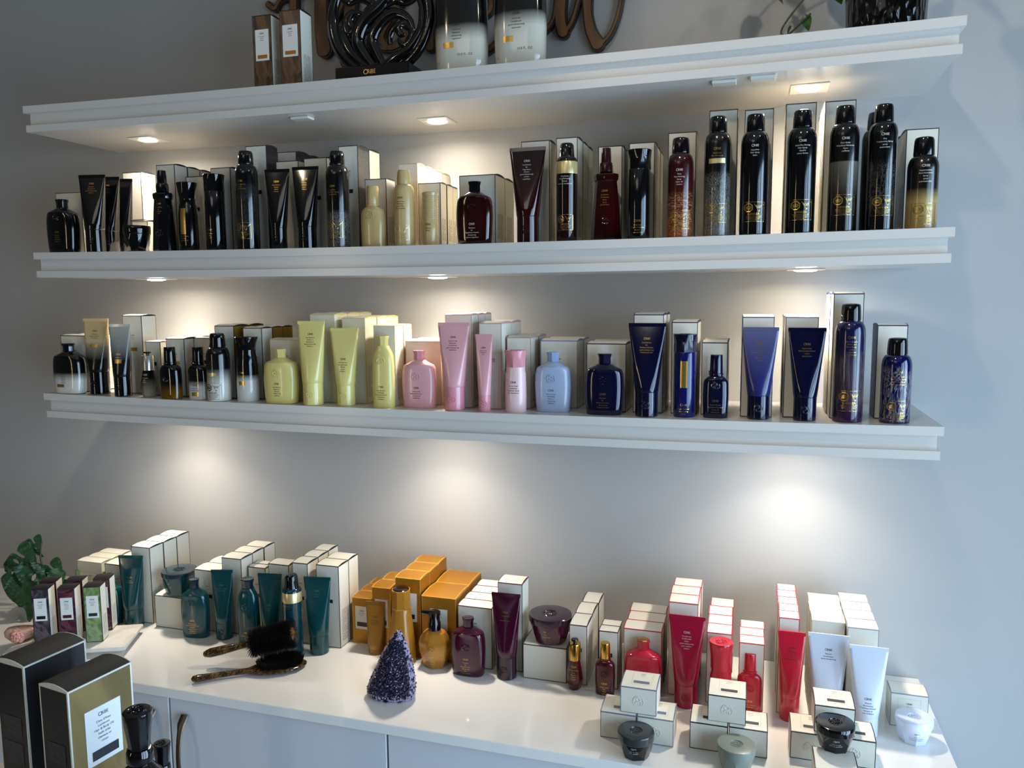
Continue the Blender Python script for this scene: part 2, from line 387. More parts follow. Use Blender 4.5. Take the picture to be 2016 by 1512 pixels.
for i, z in enumerate(SHZ):
    root = empty('wall_shelf', (0, 0, z)); tag(root, 'long white moulded wall shelf, %s of the three' % {'top': 'the topmost', 'middle': 'the middle one', 'bottom': 'the lowest'}[PLN[i]], 'shelf', 'white wall shelves')
    mobj('shelf_board', pyd(*sagbar(XL, XR, -DEP, -.0003, -.0150, 0)), root, [shelf_m])
    mobj('shelf_core', pyd(*sagbar(XL+.007, XR-.007, -DEP+.0115, -.0003, -THK+.0002, -.0150)), root, [shelf_m])
    mobj('lower_moulding', pyd(*sagbar(XL+.003, XR-.003, -DEP+.0025, -DEP+.020, -THK, -THK+.0145)), root, [shelf_m])
    for k, (lx, ly) in enumerate(LITX[i]):
        zz = z - THK + sagz(lx)
        d = empty('downlight', (lx, ly, zz)); tag(d, 'recessed square downlight under the %s shelf, %s' % (PLN[i], ['left one', 'centre one', 'right one'][k]), 'light', 'downlights under the shelves')
        mobj('trim_plate', bevel_box(-.032, .032, -.032, .032, -.0022, -.0001, .0008, 1), d, [trimw])
        mobj('lens', pyd(*lathe([(.001, -.0050), (.012, -.0046), (.0185, -.0036), (.020, -.0022), (.020, -.0019)], 28)), d, [glow_m], smooth=60)
        light('downlight_lamp', 'AREA', (lx, ly, zz-.0062), LAMP_W*.50, (1.0, .885, .73), .036, spread=165)
        light('downlight_lamp', 'AREA', (lx, ly, zz-.0066), LAMP_W*.50, (1.0, .885, .75), .036, spread=112)
# small cover plates under the top shelf
for k, (px, py) in enumerate(((.664, -.225), (1.476, -.23), (1.538, -.237))):
    o = mobj('cover_plate', bevel_box(-.02, .02, -.012, .012, -.005, 0, .0008, 1), None, [trimw], loc=(px, py, SHZ[0]-THK+sagz(px)-.0002))
    tag(o, 'small white cover plate under the top shelf, %s' % ['at the left', 'centre right', 'far right'][k], 'plate', 'cover plates')

# ------------------------------------------------------------------ counter
CTZ = 0.9; CX1 = 1.867; CD = .4464
cab_m = mat('white_cabinet_gloss', '#cfd1d6', .28, bump=(40, .01)); top_m = mat('white_gloss_counter', '#ebe8e3', .07, coat=.6)
o = mobj('countertop', bevel_box(-.985, CX1, -CD, -.0005, CTZ-.020, CTZ, .0012, 1), None, [top_m]); tag(o, 'long white high-gloss countertop carrying the lower display', 'countertop')
brz = mat('antique_bronze', '#5d5142', .35, metal=.85)
DW = .4755
for c in range(3):
    x0 = -.9848 + c*2*DW; x0 = x0 if c < 3 else x0
    root = empty('cabinet', (x0, -.43, 0)); tag(root, ['white base cabinet at the far left, cut off by the frame', 'white base cabinet with bronze handles under the counter, left', 'white base cabinet under the right end of the counter'][c], 'cabinet', 'base cabinets')
    mobj('carcass', pyd(*boxdata(.001, 2*DW-.001, .019, .425, .09, CTZ-.0205)), root, [cab_m])
    mobj('plinth', pyd(*boxdata(.001, 2*DW-.001, .06, .42, 0.0005, .09)), root, [cab_m])
    for s in range(2):
        dr = mobj('door', bevel_box(s*DW+.002, (s+1)*DW-.002, 0, .0185, .095, CTZ-.023, .001, 1), root, [cab_m])
        hx = DW + (-.036 if s == 0 else .040)
        path = [(hx + (.004 if s else -.004)*math.sin(math.pi*t), -.004-.030*math.sin(math.pi*min(1, t*1.02))**.6, CTZ-.058-.17*t) for t in [k/14 for k in range(15)]]
        mobj('handle', pyd(*sweep(path, [.0092 if k < 2 else .0072-.0022*math.sin(math.pi*k/14) for k in range(15)], 10, flat=(1, .6))), dr, [brz], smooth=50)

def bvh_of(d): return BVHTree.FromPolygons([Vector(v) for v in d[0]], d[1])

# ------------------------------------------------------------------ product builders (origin at the base, front towards -y)
def b_shampoo(W, H, o):
    pr = [(0, .43), (.008, .452), (.1, .47), (.3, .492), (.45, .5), (.6, .49), (.68, .472), (.725, .45), (.752, .415), (.775, .34), (.805, .25), (.842, .158)]
    S = []
    for z, a in pr:
        k = .5 if z < .7 else .5 + (z-.7)/.142*.42
        n = 3.0 if z < .7 else 3.0 - (z-.7)/.142*1.0
        b = W*min(.25, a*.52) if z < .7 else W*a*k
        S.append((z*H, sec(W*a, b, n)))
    body = loft(S)
    cap = loft([(z*H, sec(W*a, W*a*.86, poly=8, N=40)) for z, a in ((.842, .150), (.852, .155), (.93, .150), (.985, .175), (1, .17), (.994, .12))])
    return body, cap, 50, 25
def b_slim(W, H, o):
    pr = [(0, .47), (.008, .49), (.3, .5), (.6, .485), (.72, .45), (.775, .40), (.80, .36), (.83, .30), (.862, .26)]
    body = loft([(z*H, sec(W*a, W*a*(.62 if z < .8 else .62+(z-.8)*5), 2.8)) for z, a in pr])
    cap = loft([(z*H, sec(W*a, W*a*.9, poly=8, N=40)) for z, a in ((.862, .25), (.87, .26), (.93, .25), (.985, .30), (1, .29), (.994, .2))])
    return body, cap, 50, 25
def b_tube(W, H, o):
    r = o.get('cw', W*.62)/2; cf = o.get('capf', .27); zc = cf*H; N = 48
    cap = lathe([(r*.93, 0), (r, .0015), (r, zc*.93), (r*1.01, zc-.0012), (r*.96, zc-.0004)], N)
    S = []; zt = H*.965; M = 9
    for k in range(M+1):
        t = k/M; pts = []
        for i in range(N):
            a = 2*math.pi*i/N; c, s = math.cos(a), math.sin(a)
            xt = max(-1, min(1, c*1.7))*W/2; yt = s*.0010
            pts.append((r*1.035*c*(1-t)+xt*t, (r*1.035*s*(1-t**1.15)+yt*t)))
        S.append((zc+(zt-zc)*t, pts))
    body = loft([(zc-.001, [(x*.97, y*.97) for x, y in S[0][1]])] + S)
    crimp = loft([(zt-.0006, [(max(-1, min(1, math.cos(2*math.pi*i/N)*1.7))*(W/2+.0002), math.sin(2*math.pi*i/N)*.0016) for i in range(N)]),
                  (H, [(max(-1, min(1, math.cos(2*math.pi*i/N)*1.7))*(W/2+.0002), math.sin(2*math.pi*i/N)*.0012) for i in range(N)])])
    return body, cap, 60, 40, crimp
def b_can(W, H, o):
    R = W/2; cf = o.get('capf', .86); zc = cf*H; rc = R*.655; sh = R*.95
    pr = [(R*.93, 0), (R*.985, .001), (R, .003), (R, zc-sh)]
    for k in range(1, 8):
        a = math.pi/2*k/7; pr.append((rc*.99+(R-rc*.99)*math.cos(a), zc-sh+(sh-.002)*math.sin(a)))
    pr.append((rc*.97, zc))
    body = lathe(pr, 36)
    ch = H-zc; cap = lathe([(rc*1.02, zc-.0005), (rc*1.03, zc+ch*.05), (rc*.99, zc+ch*.55), (rc*.95, zc+ch*.82), (rc*.86, zc+ch*.94), (rc*.68, H-.0006), (rc*.3, H)], 32)
    return body, cap, 40, 40
def b_mousse(W, H, o):
    R = W/2; zc = o.get('capf', .855)*H
    pr = [(R*.94, 0), (R, .002), (R, zc*.905), (R*.985, zc*.955), (R*.90, zc*.985), (R*.78, zc)]
    ch = H-zc
    cap = lathe([(R*.74, zc-.0004), (R*.70, zc+ch*.1), (R*.67, zc+ch*.5), (R*.64, zc+ch*.82), (R*.52, zc+ch*.97), (R*.2, H)], 32)
    return lathe(pr, 36), cap, 40, 40
def b_atom(W, H, o):
    pr = [(0, .47), (.01, .49), (.1, .475), (.35, .425), (.55, .375), (.64, .345), (.655, .385), (.70, .40), (.72, .385), (.735, .25), (.745, .2)]
    body = loft([(z*H, sec(W*a, W*a*.72, poly=8, N=40)) for z, a in pr])
    cap = lathe([(W*.225, .742*H), (W*.225, .80*H), (W*.205, .842*H), (W*.17, .846*H), (W*.165, .93*H), (W*.15, .985*H), (W*.145, H), (W*.1, H)], 24)
    return body, cap, 28, 35
def b_flare(W, H, o):
    R = W/2/1.06; cf = o.get('capf', .78); zc = cf*H; wst = o.get('waist', 1.)
    if o.get('straight'):
        body = lathe([(R*.98, 0), (R*1.02, .001), (R*1.02, zc-.001), (R*.99, zc)], 36)
        pr = []; n = 26
        for k in range(n+1):
            z = zc + (H-zc)*(.0 + .86*k/n); pr.append((R*(1.045 if k % 2 else 1.0), z))
        cap = lathe(pr + [(R*1.1, H*.965), (R*1.12, H*.985), (R*1.06, H)], 36)
        return body, cap, 40, 30
    if wst < 1:
        body = loft([(z*H, sec(R*a, R*a*.9, 2.3)) for z, a in ((0, .97), (.01, 1.02), (.25*cf/.8, 1.03), (.55*cf/.8, 1.0), (cf*.86, wst+.08), (cf*.93, wst), (cf, wst*1.02))])
    else:
        body = lathe([(R*.96, 0), (R, .0015), (R, zc-.002), (R*.96, zc)], 36)
    b0 = wst*1.03 if wst < 1 else 1.0
    cap = loft([(zc-.0004, sec(R*b0, R*b0*.95, poly=8, N=40))] + [(zc+(H-zc)*z, sec(R*a, R*a*.95, poly=8 if z < .8 else 0, N=40)) for z, a in ((.1, b0), (.5, max(b0*.98, .93)), (.85, 1.07), (.97, 1.1), (1, 1.07), (.985, .8), (.975, .6))])
    return body, cap, 40, 25
def b_oil(W, H, o):
    pr = [(0, .45), (.008, .475), (.1, .48), (.35, .5), (.55, .485), (.60, .45), (.635, .36), (.665, .25), (.685, .24)]
    body = loft([(z*H, sec(W*a, W*min(a*.66, .31) if z < .6 else W*a*(.66+(z-.6)*3.6), 2.6)) for z, a in pr])
    ring = lathe([(W*.25, .672*H), (W*.285, .68*H), (W*.285, .70*H), (W*.25, .708*H)], 28)
    cap = lathe([(W*.25, .706*H), (W*.255, .715*H), (W*.235, .99*H), (W*.225, H), (W*.15, H)], 28)
    return join(body, ring), cap, 45, 35
def b_serum(W, H, o):
    pr = [(0, .34), (.008, .37), (.09, .44), (.2, .5), (.34, .46), (.48, .38), (.575, .34), (.59, .30)]
    body = loft([(z*H, sec(W*a, W*a, poly=8, N=40)) for z, a in pr])
    cap = lathe([(W*.36, .585*H), (W*.38, .59*H), (W*.38, .90*H), (W*.36, .912*H), (W*.2, .913*H)], 28)
    but = lathe([(W*.1, .912*H), (W*.1, .955*H), (W*.22, .962*H), (W*.24, .975*H), (W*.22, .995*H), (W*.1, H)], 24)
    return body, cap, 25, 35, but
def b_jar(W, H, o):
    R = W/2; lf = 1-o.get('lidf', .32); zl = lf*H
    body = loft([(0, sec(R*.66, R*.66, poly=8, N=40)), (.001, sec(R*.70, R*.70, poly=8, N=40)), (zl*.55, sec(R*.85, R*.85, poly=8, N=40)), (zl*.9, sec(R*.93, R*.93, poly=0, N=40)), (zl, sec(R*.95, R*.95, N=40))])
    cap = lathe([(R*.96, zl-.0003), (R*.985, zl+.0008), (R, zl+(H-zl)*.55), (R, H-.0016), (R*.975, H-.0003), (R*.95, H), (R*.36, H-.0002), (R*.33, H-.0018), (R*.05, H-.002)], 48)
    return body, cap, 25, 30
def b_pump(W, H, o):
    pr = [(0, .30), (.008, .325), (.12, .40), (.30, .485), (.42, .5), (.54, .45), (.63, .35), (.665, .25), (.675, .18)]
    body = loft([(z*H, sec(W*a, W*a*.8, poly=6, N=42, ph=math.pi/6)) for z, a in pr])
    parts = [lathe([(W*.19, .67*H), (W*.19, .80*H), (W*.17, .82*H), (W*.16, .93*H)], 24), lathe([(W*.17, .925*H), (W*.185, .93*H), (W*.185, .985*H), (W*.15, H), (W*.05, H)], 24),
             sweep([(0, 0, .965*H), (-W*.2, -W*.05, .972*H), (-W*.38, -W*.1, .985*H)], [W*.09, W*.075, W*.05], 10, flat=(1, .6))]
    return body, join(*parts), 20, 35
def b_tall(W, H, o):
    pr = [(0, .47), (.006, .495), (.1, .5), (.3, .475), (.5, .42), (.65, .36), (.72, .345), (.735, .33)]
    body = loft([(z*H, sec(W*a, W*a*.9, 2.2)) for z, a in pr])
    cap = loft([(z*H, sec(W*a, W*a, poly=8, N=40)) for z, a in ((.735, .34), (.75, .36), (.87, .335), (.97, .345), (.985, .34), (.985, .30))])
    disc = lathe([(W*.30, .98*H), (W*.30, .99*H), (W*.26, H), (W*.1, .996*H)], 28)
    return body, cap, 40, 22, disc
def b_litre(W, H, o):
    pr = [(0, .45), (.006, .465), (.12, .49), (.3, .5), (.5, .485), (.62, .455), (.68, .41), (.72, .33), (.76, .2), (.78, .15)]
    body = loft([(z*H, sec(W*a, W*a*.6 if z < .7 else W*a*(.6+(z-.7)*4), 2.8)) for z, a in pr])
    cap = join(lathe([(W*.15, .78*H), (W*.16, .79*H), (W*.15, .88*H), (W*.08, .885*H), (W*.07, .95*H)], 24), lathe([(W*.12, .95*H), (W*.14, .96*H), (W*.13, .995*H), (W*.05, H)], 24),
               sweep([(0, 0, .975*H), (0, -W*.3, .98*H), (0, -W*.5, .965*H)], [W*.07, W*.06, W*.05], 10))
    return body, cap, 45, 35
BUILD = dict(shampoo=b_shampoo, slim=b_slim, tube=b_tube, can=b_can, mousse=b_mousse, atom=b_atom, flare=b_flare, oil=b_oil, serum=b_serum, jar=b_jar, pump=b_pump, tall=b_tall, litre=b_litre)
NAMES = dict(shampoo='shampoo_bottle', slim='slim_bottle', tube='squeeze_tube', can='aerosol_can', mousse='mousse_can', atom='spray_bottle', flare='flared_cap_bottle', oil='oil_bottle', serum='serum_bottle', jar='pomade_jar', pump='pump_bottle', tall='tall_bottle', litre='litre_bottle')
BODYN = dict(tube='tube_body', can='can_body', mousse='can_body', jar='jar_bowl')
CAPN = dict(jar='lid', pump='pump_head', litre='pump_head', serum='collar', atom='spray_nozzle')

def product(kind, x, y, z, rz, W, H, o, label, cat, grp):
    root = empty(NAMES[kind], (x, y, z), rz); tag(root, label, cat, grp)
    r = BUILD[kind](W, H, o); body, cap = r[0], r[1]
    bkey = o.get('body', 'black')
    bm_ = cmat(bkey, H)
    if o.get('pat'):
        p = o['pat']
        if p == 'hatch': bm_ = zfade('feather_black', H, [(0, '#07080a'), (1, '#07080a')], .12, ('#45443e', .18, .62, (190, 190, 55), 6., .45))
        if p == 'hatch2': bm_ = zfade('scratch_black', H, [(0, '#07080a'), (1, '#07080a')], .12, ('#4a4944', .2, .5, (120, 120, 30), 5., .47))
        if p == 'speckle': bm_ = zfade('speckle_black', H, [(0, '#1a1a1a'), (.36, '#1a1a1a'), (.365, '#07080a'), (1, '#07080a')], .15, ('#85857e', 0, .33, (520, 520, 520), 0., .46))
        if p == 'feather': bm_ = zfade('feather_navy', H, [(0, '#0b0e48'), (1, '#080a3a')], .12, ('#8f8b86', .05, .62, (70, 70, 18), 4., .47))
    b = mobj(BODYN.get(kind, 'bottle_body'), pyd(*body), root, [bm_], smooth=r[2])
    c = mobj(CAPN.get(kind, 'cap'), pyd(*cap), root, [cmat(o.get('cap', 'black'), H) if o.get('cap') != 'darkred' else cmat('darkredcap')], smooth=r[3])
    if len(r) > 4:
        nm = {'tube': 'crimp', 'serum': 'push_button', 'tall': 'cap_disc'}[kind]
        mobj(nm, pyd(*r[4]), root, [bm_ if kind == 'tube' else cmat('black')], smooth=40)
    bv = bvh_of(body); ink = INK[o.get('tc', 'gold')]
    if kind == 'mousse':
        R = W/2; zc = o['capf']*H
        mobj('neck_band', pyd(*lathe([(R*1.0, zc*.875), (R*1.025, zc*.80), (R*1.025, zc*.935), (R*.99, zc*.945)], 36)), root, [INK['palegold']], smooth=30)
    if o.get('captop'):
        a = W*.155; mobj('cap_top', pyd(*loft([(H-.001, sec(a, a*.86, poly=8, N=40)), (H+.0012, sec(a*.95, a*.82, poly=8, N=40))])), root, [cmat('goldmetal')])
    # lettering
    tz = o.get('tz', .6); ts = o.get('ts', 1.)
    if o.get('tx'):
        size = {'litre': .0042}.get(kind, .0034)*ts
        wmax = W*{'tube': .40, 'serum': .28, 'atom': .27, 'shampoo': .36, 'litre': .3, 'slim': .38, 'can': .38, 'mousse': .36, 'flare': .37, 'oil': .38, 'pump': .26, 'jar': .34, 'tall': .26}[kind]
        d = block2d(o['tx'], size, maxw=wmax)
        if kind == 'jar': d = shift(block2d(o['tx'], .0026, maxw=wmax), 0, H*.6)
        else: d = shift(d, 0, tz*H)
        V, Fc = lay_on(bv, d)
        if Fc: mobj('lettering', pyd(V, Fc), root, [ink])
    if o.get('oz'):
        d = join(shift(text2d('33.8 FL. OZ.', .0058, .2), W*.16, .031), shift(text2d('1 L', .006, .2), -W*.4, .019))
        Vb, Fb = lay_on(bv, rect2d(-W*.26, -W*.06, .046, .056, 8, 1)); mobj('foil_bar', pyd(Vb, Fb), root, [INK['gold']])
        V, Fc = lay_on(bv, d); mobj('volume_print', pyd(V, Fc), root, [INK['dark']])
    for key, mk in (('bar', 'gold'), ('gbar', 'palegold')):
        if o.get(key):
            z0, z1, ww = o[key]; xo = -W*.12 if kind in ('shampoo', 'serum') else 0
            V, Fc = lay_on(bv, rect2d(xo-W*ww/2, xo+W*ww/2, z0*H, z1*H, 10, 4), .0003)
            if Fc: mobj('foil_bar', pyd(V, Fc), root, [INK[mk]], smooth=40)
    if o.get('haz'):
        V, Fc = lay_on(bv, hazard2d(0, o.get('hz', .27)*H, W*.74)); mobj('warning_label', pyd(V, Fc), root, [INK[o['haz']]])
    # moulded crests
    if o.get('cz') or kind == 'tube' or kind == 'atom':
        R = .0085 if kind != 'oil' else .0075; cz = o.get('cz', .13 if kind == 'tube' else .22)*H; src, mm = (bv, bm_)
        if kind == 'tube' and not o.get('cz'): src = bvh_of(cap); mm = cmat(o.get('cap', 'black'), H); cz = o.get('capf', .27)*H*.48; R = min(.0075, cz*.8)
        V, Fc = crest_on(src, 0, cz, R)
        if Fc: mobj('moulded_crest', pyd(V, Fc), root, [mm], smooth=60)
    if kind in ('jar', 'flare') and not o.get('straight'):
        R = W*(.15 if kind == 'jar' else .26); P = []
        zt = H-.0017 if kind == 'jar' else o.get('capf', .78)*H + (H-o.get('capf', .78)*H)*.978
        for pth in crest_paths(R): P.append(sweep([(px, py, zt) for px, py in pth], .0007, 5))
        me = pyd(*join(*P)); mobj('lid_crest' if kind == 'jar' else 'cap_crest', me, root, [cmat(o.get('cap', 'black'), H)], smooth=60)
    return root
PRODUCTS = [
    ('shampoo', 0.0581, -0.235, 1.7614, 0, 0.0779, 0.1165, {'body': 'black', 'cap': 'black', 'tc': 'gold', 'tx': ['Signature', 'Shampoo', 'shampooing', 'signature'], 'tz': 0.4, 'cz': 0.66}, 'squat black shampoo bottle, leftmost item on the middle shelf', 'bottle', None),
    ('tube', 0.1453, -0.235, 1.7603, 12, 0.0604, 0.1673, {'body': 'black', 'cap': 'black', 'tc': 'gold', 'tx': ['Signature', 'Conditioner', 'après-shampooing', 'signature'], 'tz': 0.9, 'capf': 0.29, 'cw': 0.0403}, 'tall black squeeze tube right of the leftmost black shampoo bottle', 'tube', None),
    ('tube', 0.1495, -0.195, 1.7598, 14, 0.0534, 0.1688, {'body': 'black', 'cap': 'black', 'tc': 'gold', 'tx': ['Signature', 'Moisture', 'Masque'], 'tz': 0.9, 'capf': 0.29, 'cw': 0.0344}, 'black squeeze tube half hidden behind the tallest left-hand black tube', 'tube', None),
    ('tube', 0.1479, -0.152, 1.7594, 16, 0.0478, 0.1708, {'body': 'black', 'cap': 'black', 'tc': 'gold', 'tx': ['Signature', 'Masque'], 'tz': 0.3, 'capf': 0.29, 'cw': 0.0313}, 'third and rearmost of the three overlapping black tubes on the middle shelf', 'tube', None),
    ('jar', 0.2562, -0.235, 1.7591, 0, 0.0556, 0.0551, {'body': 'black', 'cap': 'black', 'tc': 'silver', 'tx': [], 'hf': 1}, 'low faceted black jar between the black tubes and the black atomiser', 'jar', None),
    ('atom', 0.3282, -0.235, 1.7583, 0, 0.0564, 0.1687, {'body': 'black', 'cap': 'black', 'tc': 'gold', 'tx': ['Foundation', 'Mist', 'brume de', 'fond'], 'tz': 0.6}, 'black atomiser spray bottle with slim nozzle, tapered body, left on middle shelf', 'spray bottle', None),
    ('flare', 0.39, -0.235, 1.7578, 0, 0.0415, 0.1412, {'body': 'black', 'cap': 'black', 'tc': 'gold', 'tx': ['Shine Reflecting', 'Cleanser', 'brume lumière'], 'tz': 0.28, 'capf': 0.76, 'waist': 0.8, 'bar': (0.24, 0.62, 0.3)}, 'short black bottle with flared cap and narrow vertical gold panel', 'bottle', None),
    ('flare', 0.4569, -0.235, 1.7573, 0, 0.0424, 0.1551, {'body': 'black', 'cap': 'black', 'tc': 'gold', 'tx': ['Volumista', 'Mist', 'brume'], 'tz': 0.28, 'capf': 0.78}, 'taller plain black bottle with flared cap, left of the feather-patterned black can', 'bottle', None),
    ('can', 0.5358, -0.235, 1.7567, 0, 0.0452, 0.1993, {'body': 'black', 'cap': 'black', 'tc': 'gold', 'tx': ['Dry Texturizing', 'Spray', 'spray texturisant'], 'tz': 0.7, 'capf': 0.865, 'pat': 'hatch', 'haz': 'gold'}, 'tall black aerosol can with feathery line pattern, left half of middle shelf', 'aerosol can', None),
    ('tube', 0.6078, -0.235, 1.7563, 6, 0.053, 0.1597, {'body': 'black', 'cap': 'black', 'tc': 'gold', 'tx': ['Hair Alchemy', 'Masque', 'crème', 'de soin'], 'tz': 0.86, 'capf': 0.27, 'cw': 0.0305}, 'black squeeze tube right of the feather-patterned black can', 'tube', None),
    ('tube', 0.6724, -0.235, 1.756, 4, 0.0562, 0.1616, {'body': 'black', 'cap': 'black', 'tc': 'gold', 'tx': ['Crème', 'for Style', 'crème', 'coiffante'], 'tz': 0.86, 'capf': 0.27, 'cw': 0.0363}, 'black squeeze tube left of the can with a grey speckled base', 'tube', None),
    ('can', 0.7432, -0.235, 1.7558, 0, 0.0449, 0.1883, {'body': 'black', 'cap': 'black', 'tc': 'gold', 'tx': ['Superfine', 'Strong Hair Spray', 'spray fixant'], 'tz': 0.64, 'capf': 0.855, 'pat': 'speckle', 'haz': 'gold'}, 'tall black aerosol can with grey speckled lower third', 'aerosol can', None),
    ('oil', 0.8189, -0.235, 1.7556, 0, 0.049, 0.1169, {'body': 'cream', 'cap': 'cream', 'tc': 'dark', 'tx': [], 'cz': 0.52, 'hf': 1}, 'cream bottle with tall round cap and moulded crest, middle shelf', 'bottle', None),
    ('can', 0.8854, -0.235, 1.7555, 0, 0.0397, 0.1454, {'body': 'cream', 'cap': 'cream', 'tc': 'dark', 'tx': ['Flash Form', 'Finishing', 'Spray Wax', 'cire de finition'], 'tz': 0.64, 'capf': 0.815, 'haz': 'palegold'}, 'cream aerosol can with matching cap, middle shelf', 'aerosol can', None),
    ('flare', 0.9397, -0.235, 1.7555, 0, 0.0309, 0.1002, {'body': 'cream', 'cap': 'cream', 'tc': 'dark', 'tx': ['Soft Dry', 'Spray'], 'tz': 0.42, 'capf': 0.5, 'straight': 1}, 'small cream cylinder with ribbed upper half, left of the dark red shampoo bottle', 'bottle', None),
    ('shampoo', 1.0288, -0.235, 1.7556, 0, 0.0705, 0.1159, {'body': 'darkred', 'cap': 'black', 'tc': 'silver', 'tx': ['Shampoo', 'for', 'Magnificent Volume', 'shampooing', 'volume magnifique'], 'tz': 0.34, 'cz': 0.57}, 'translucent dark red shampoo bottle with black cap, middle shelf', 'bottle', None),
    ('tube', 1.1323, -0.235, 1.7558, 0, 0.0674, 0.1723, {'body': 'darkred', 'cap': 'darkredcap', 'tc': 'silver', 'tx': ['Conditioner', 'for', 'Magnificent', 'Volume', 'après-shampooing', 'volume', 'magnifique'], 'tz': 0.87, 'capf': 0.28, 'cw': 0.0399}, 'tall dark red conditioner tube with a wide flat top, middle shelf', 'tube', None),
    ('mousse', 1.2054, -0.235, 1.7561, 0, 0.0383, 0.1749, {'body': 'blackred', 'cap': 'black', 'tc': 'silver', 'tx': ['Grandiose', 'Hair Plumping', 'Mousse', 'mousse repulpante'], 'tz': 0.71, 'capf': 0.855, 'haz': 'gold'}, 'black mousse can with a pale gold neck band, middle shelf', 'aerosol can', None),
    ('atom', 1.2769, -0.235, 1.7564, 0, 0.0534, 0.1615, {'body': 'darkred', 'cap': 'darkredcap', 'tc': 'gold', 'tx': ['Maximista', 'Thickening', 'Spray', 'spray', 'épaississant'], 'tz': 0.55}, 'dark red atomiser spray bottle with stepped nozzle, middle shelf', 'spray bottle', None),
    ('flare', 1.3354, -0.235, 1.7568, 0, 0.0414, 0.1543, {'body': 'black', 'cap': 'black', 'tc': 'gold', 'tx': ['Volumista', 'Mist for Volume', 'brume', 'volumatrice'], 'tz': 0.22, 'capf': 0.785}, 'slim black cylinder bottle with faceted flared cap, centre-right of middle shelf', 'bottle', None),
    ('can', 1.4064, -0.235, 1.7573, 0, 0.0446, 0.171, {'body': 'redfade', 'cap': 'black', 'tc': 'silver', 'tx': ['Thick', 'Dry Finishing', 'Spray', 'laque de', 'finition'], 'tz': 0.68, 'capf': 0.845, 'haz': 'gold'}, 'short dark red to black aerosol can with copper hair pattern at its base', 'aerosol can', None),
    ('can', 1.4682, -0.235, 1.7578, 0, 0.0443, 0.2018, {'body': 'hairgrey', 'cap': 'black', 'tc': 'gold', 'tx': ['Black Lust', 'Dry Shampoo', 'shampooing sec'], 'tz': 0.73, 'capf': 0.865, 'haz': 'gold', 'gbar': (0.6, 0.64, 0.6)}, 'tall black can with a gold bar and grey hair-strand lower half', 'aerosol can', None),
    ('can', 1.5289, -0.235, 1.7583, 0, 0.0456, 0.2004, {'body': 'black', 'cap': 'black', 'tc': 'silver', 'tx': ['Superfine', 'Hair Spray', 'laque'], 'tz': 0.74, 'capf': 0.86, 'haz': 'gold'}, 'plain tall black aerosol can, just right of the hair-strand can with gold bar', 'aerosol can', None),
    ('can', 1.6029, -0.235, 1.759, 0, 0.0464, 0.201, {'body': 'black', 'cap': 'black', 'tc': 'silver', 'tx': ['Superfine Strong', 'Hair Spray', 'fixatif à', 'tenue ferme'], 'tz': 0.75, 'capf': 0.86, 'haz': 'gold'}, 'plain tall black aerosol can immediately left of the can with smoky panel', 'aerosol can', None),
    ('can', 1.6677, -0.235, 1.7597, 0, 0.0457, 0.2028, {'body': 'smoke', 'cap': 'black', 'tc': 'silver', 'tx': ['Free Styler', 'Working Hairspray', 'laque', 'coiffante'], 'tz': 0.74, 'capf': 0.86, 'haz': 'gold', 'hz': 0.29}, 'tall black can with a square smoky grey-gold panel at mid height', 'aerosol can', None),
    ('can', 1.7228, -0.175, 1.7603, 0, 0.0426, 0.2008, {'body': 'black', 'cap': 'black', 'tc': 'silver', 'tx': [], 'tz': 0.74, 'capf': 0.86}, 'black aerosol can mostly hidden behind the tallest feathered can', 'aerosol can', None),
    ('can', 1.7256, -0.235, 1.7604, 0, 0.0435, 0.2003, {'body': 'black', 'cap': 'black', 'tc': 'silver', 'tx': ['Dry', 'Texturizing Spray', 'spray', 'texturisant'], 'tz': 0.76, 'capf': 0.86, 'pat': 'hatch2', 'haz': 'gold'}, 'tallest black aerosol can with fine scratch-like strands, second from right', 'aerosol can', None),
    ('can', 1.786, -0.235, 1.7612, 0, 0.0459, 0.1444, {'body': 'goldfade', 'cap': 'black', 'tc': 'silver', 'tx': ['Impermeable', 'Anti-Humidity', 'Spray', 'spray', 'anti-humidité'], 'tz': 0.69, 'capf': 0.8, 'haz': 'gold'}, 'short can fading from black to brushed gold, rightmost on the middle shelf', 'aerosol can', None),
    ('shampoo', 0.0551, -0.2418, 1.4469, 0, 0.0784, 0.1123, {'body': 'bw', 'cap': 'black', 'tc': 'dark', 'tx': ['Gold Lust', 'Repair &', 'Restore', 'Shampoo'], 'tz': 0.42, 'bar': (0.13, 0.19, 0.26)}, 'shampoo bottle fading from black to white, leftmost on the bottom shelf', 'bottle', None),
    ('tube', 0.1232, -0.2281, 1.4458, 10, 0.0591, 0.1692, {'body': 'gb1', 'cap': 'black', 'tc': 'dark', 'tx': ['Gold Lust', 'Repair & Restore', 'Conditioner'], 'tz': 0.85, 'capf': 0.3, 'bar': (0.62, 0.66, 0.32), 'cw': 0.0426}, 'tall tube fading from cream-gold top to black, bottom shelf left', 'tube', None),
    ('tube', 0.202, -0.243, 1.445, 12, 0.0482, 0.1583, {'body': 'gb2', 'cap': 'black', 'tc': 'palegold', 'tx': ['Gold Lust', 'Pre-Shampoo', 'Treatment'], 'tz': 0.6, 'capf': 0.28, 'bar': (0.46, 0.51, 0.32), 'cw': 0.0362}, 'slimmer tube fading from silver-grey top to black, bottom shelf left', 'tube', None),
    ('serum', 0.2689, -0.2397, 1.4443, 0, 0.0334, 0.0995, {'body': 'smokeglass', 'cap': 'silver', 'tc': 'silver', 'tx': ['Gold Lust', 'Hair', 'Serum'], 'tz': 0.52}, 'small smoky glass serum bottle with silver collar and black button', 'bottle', None),
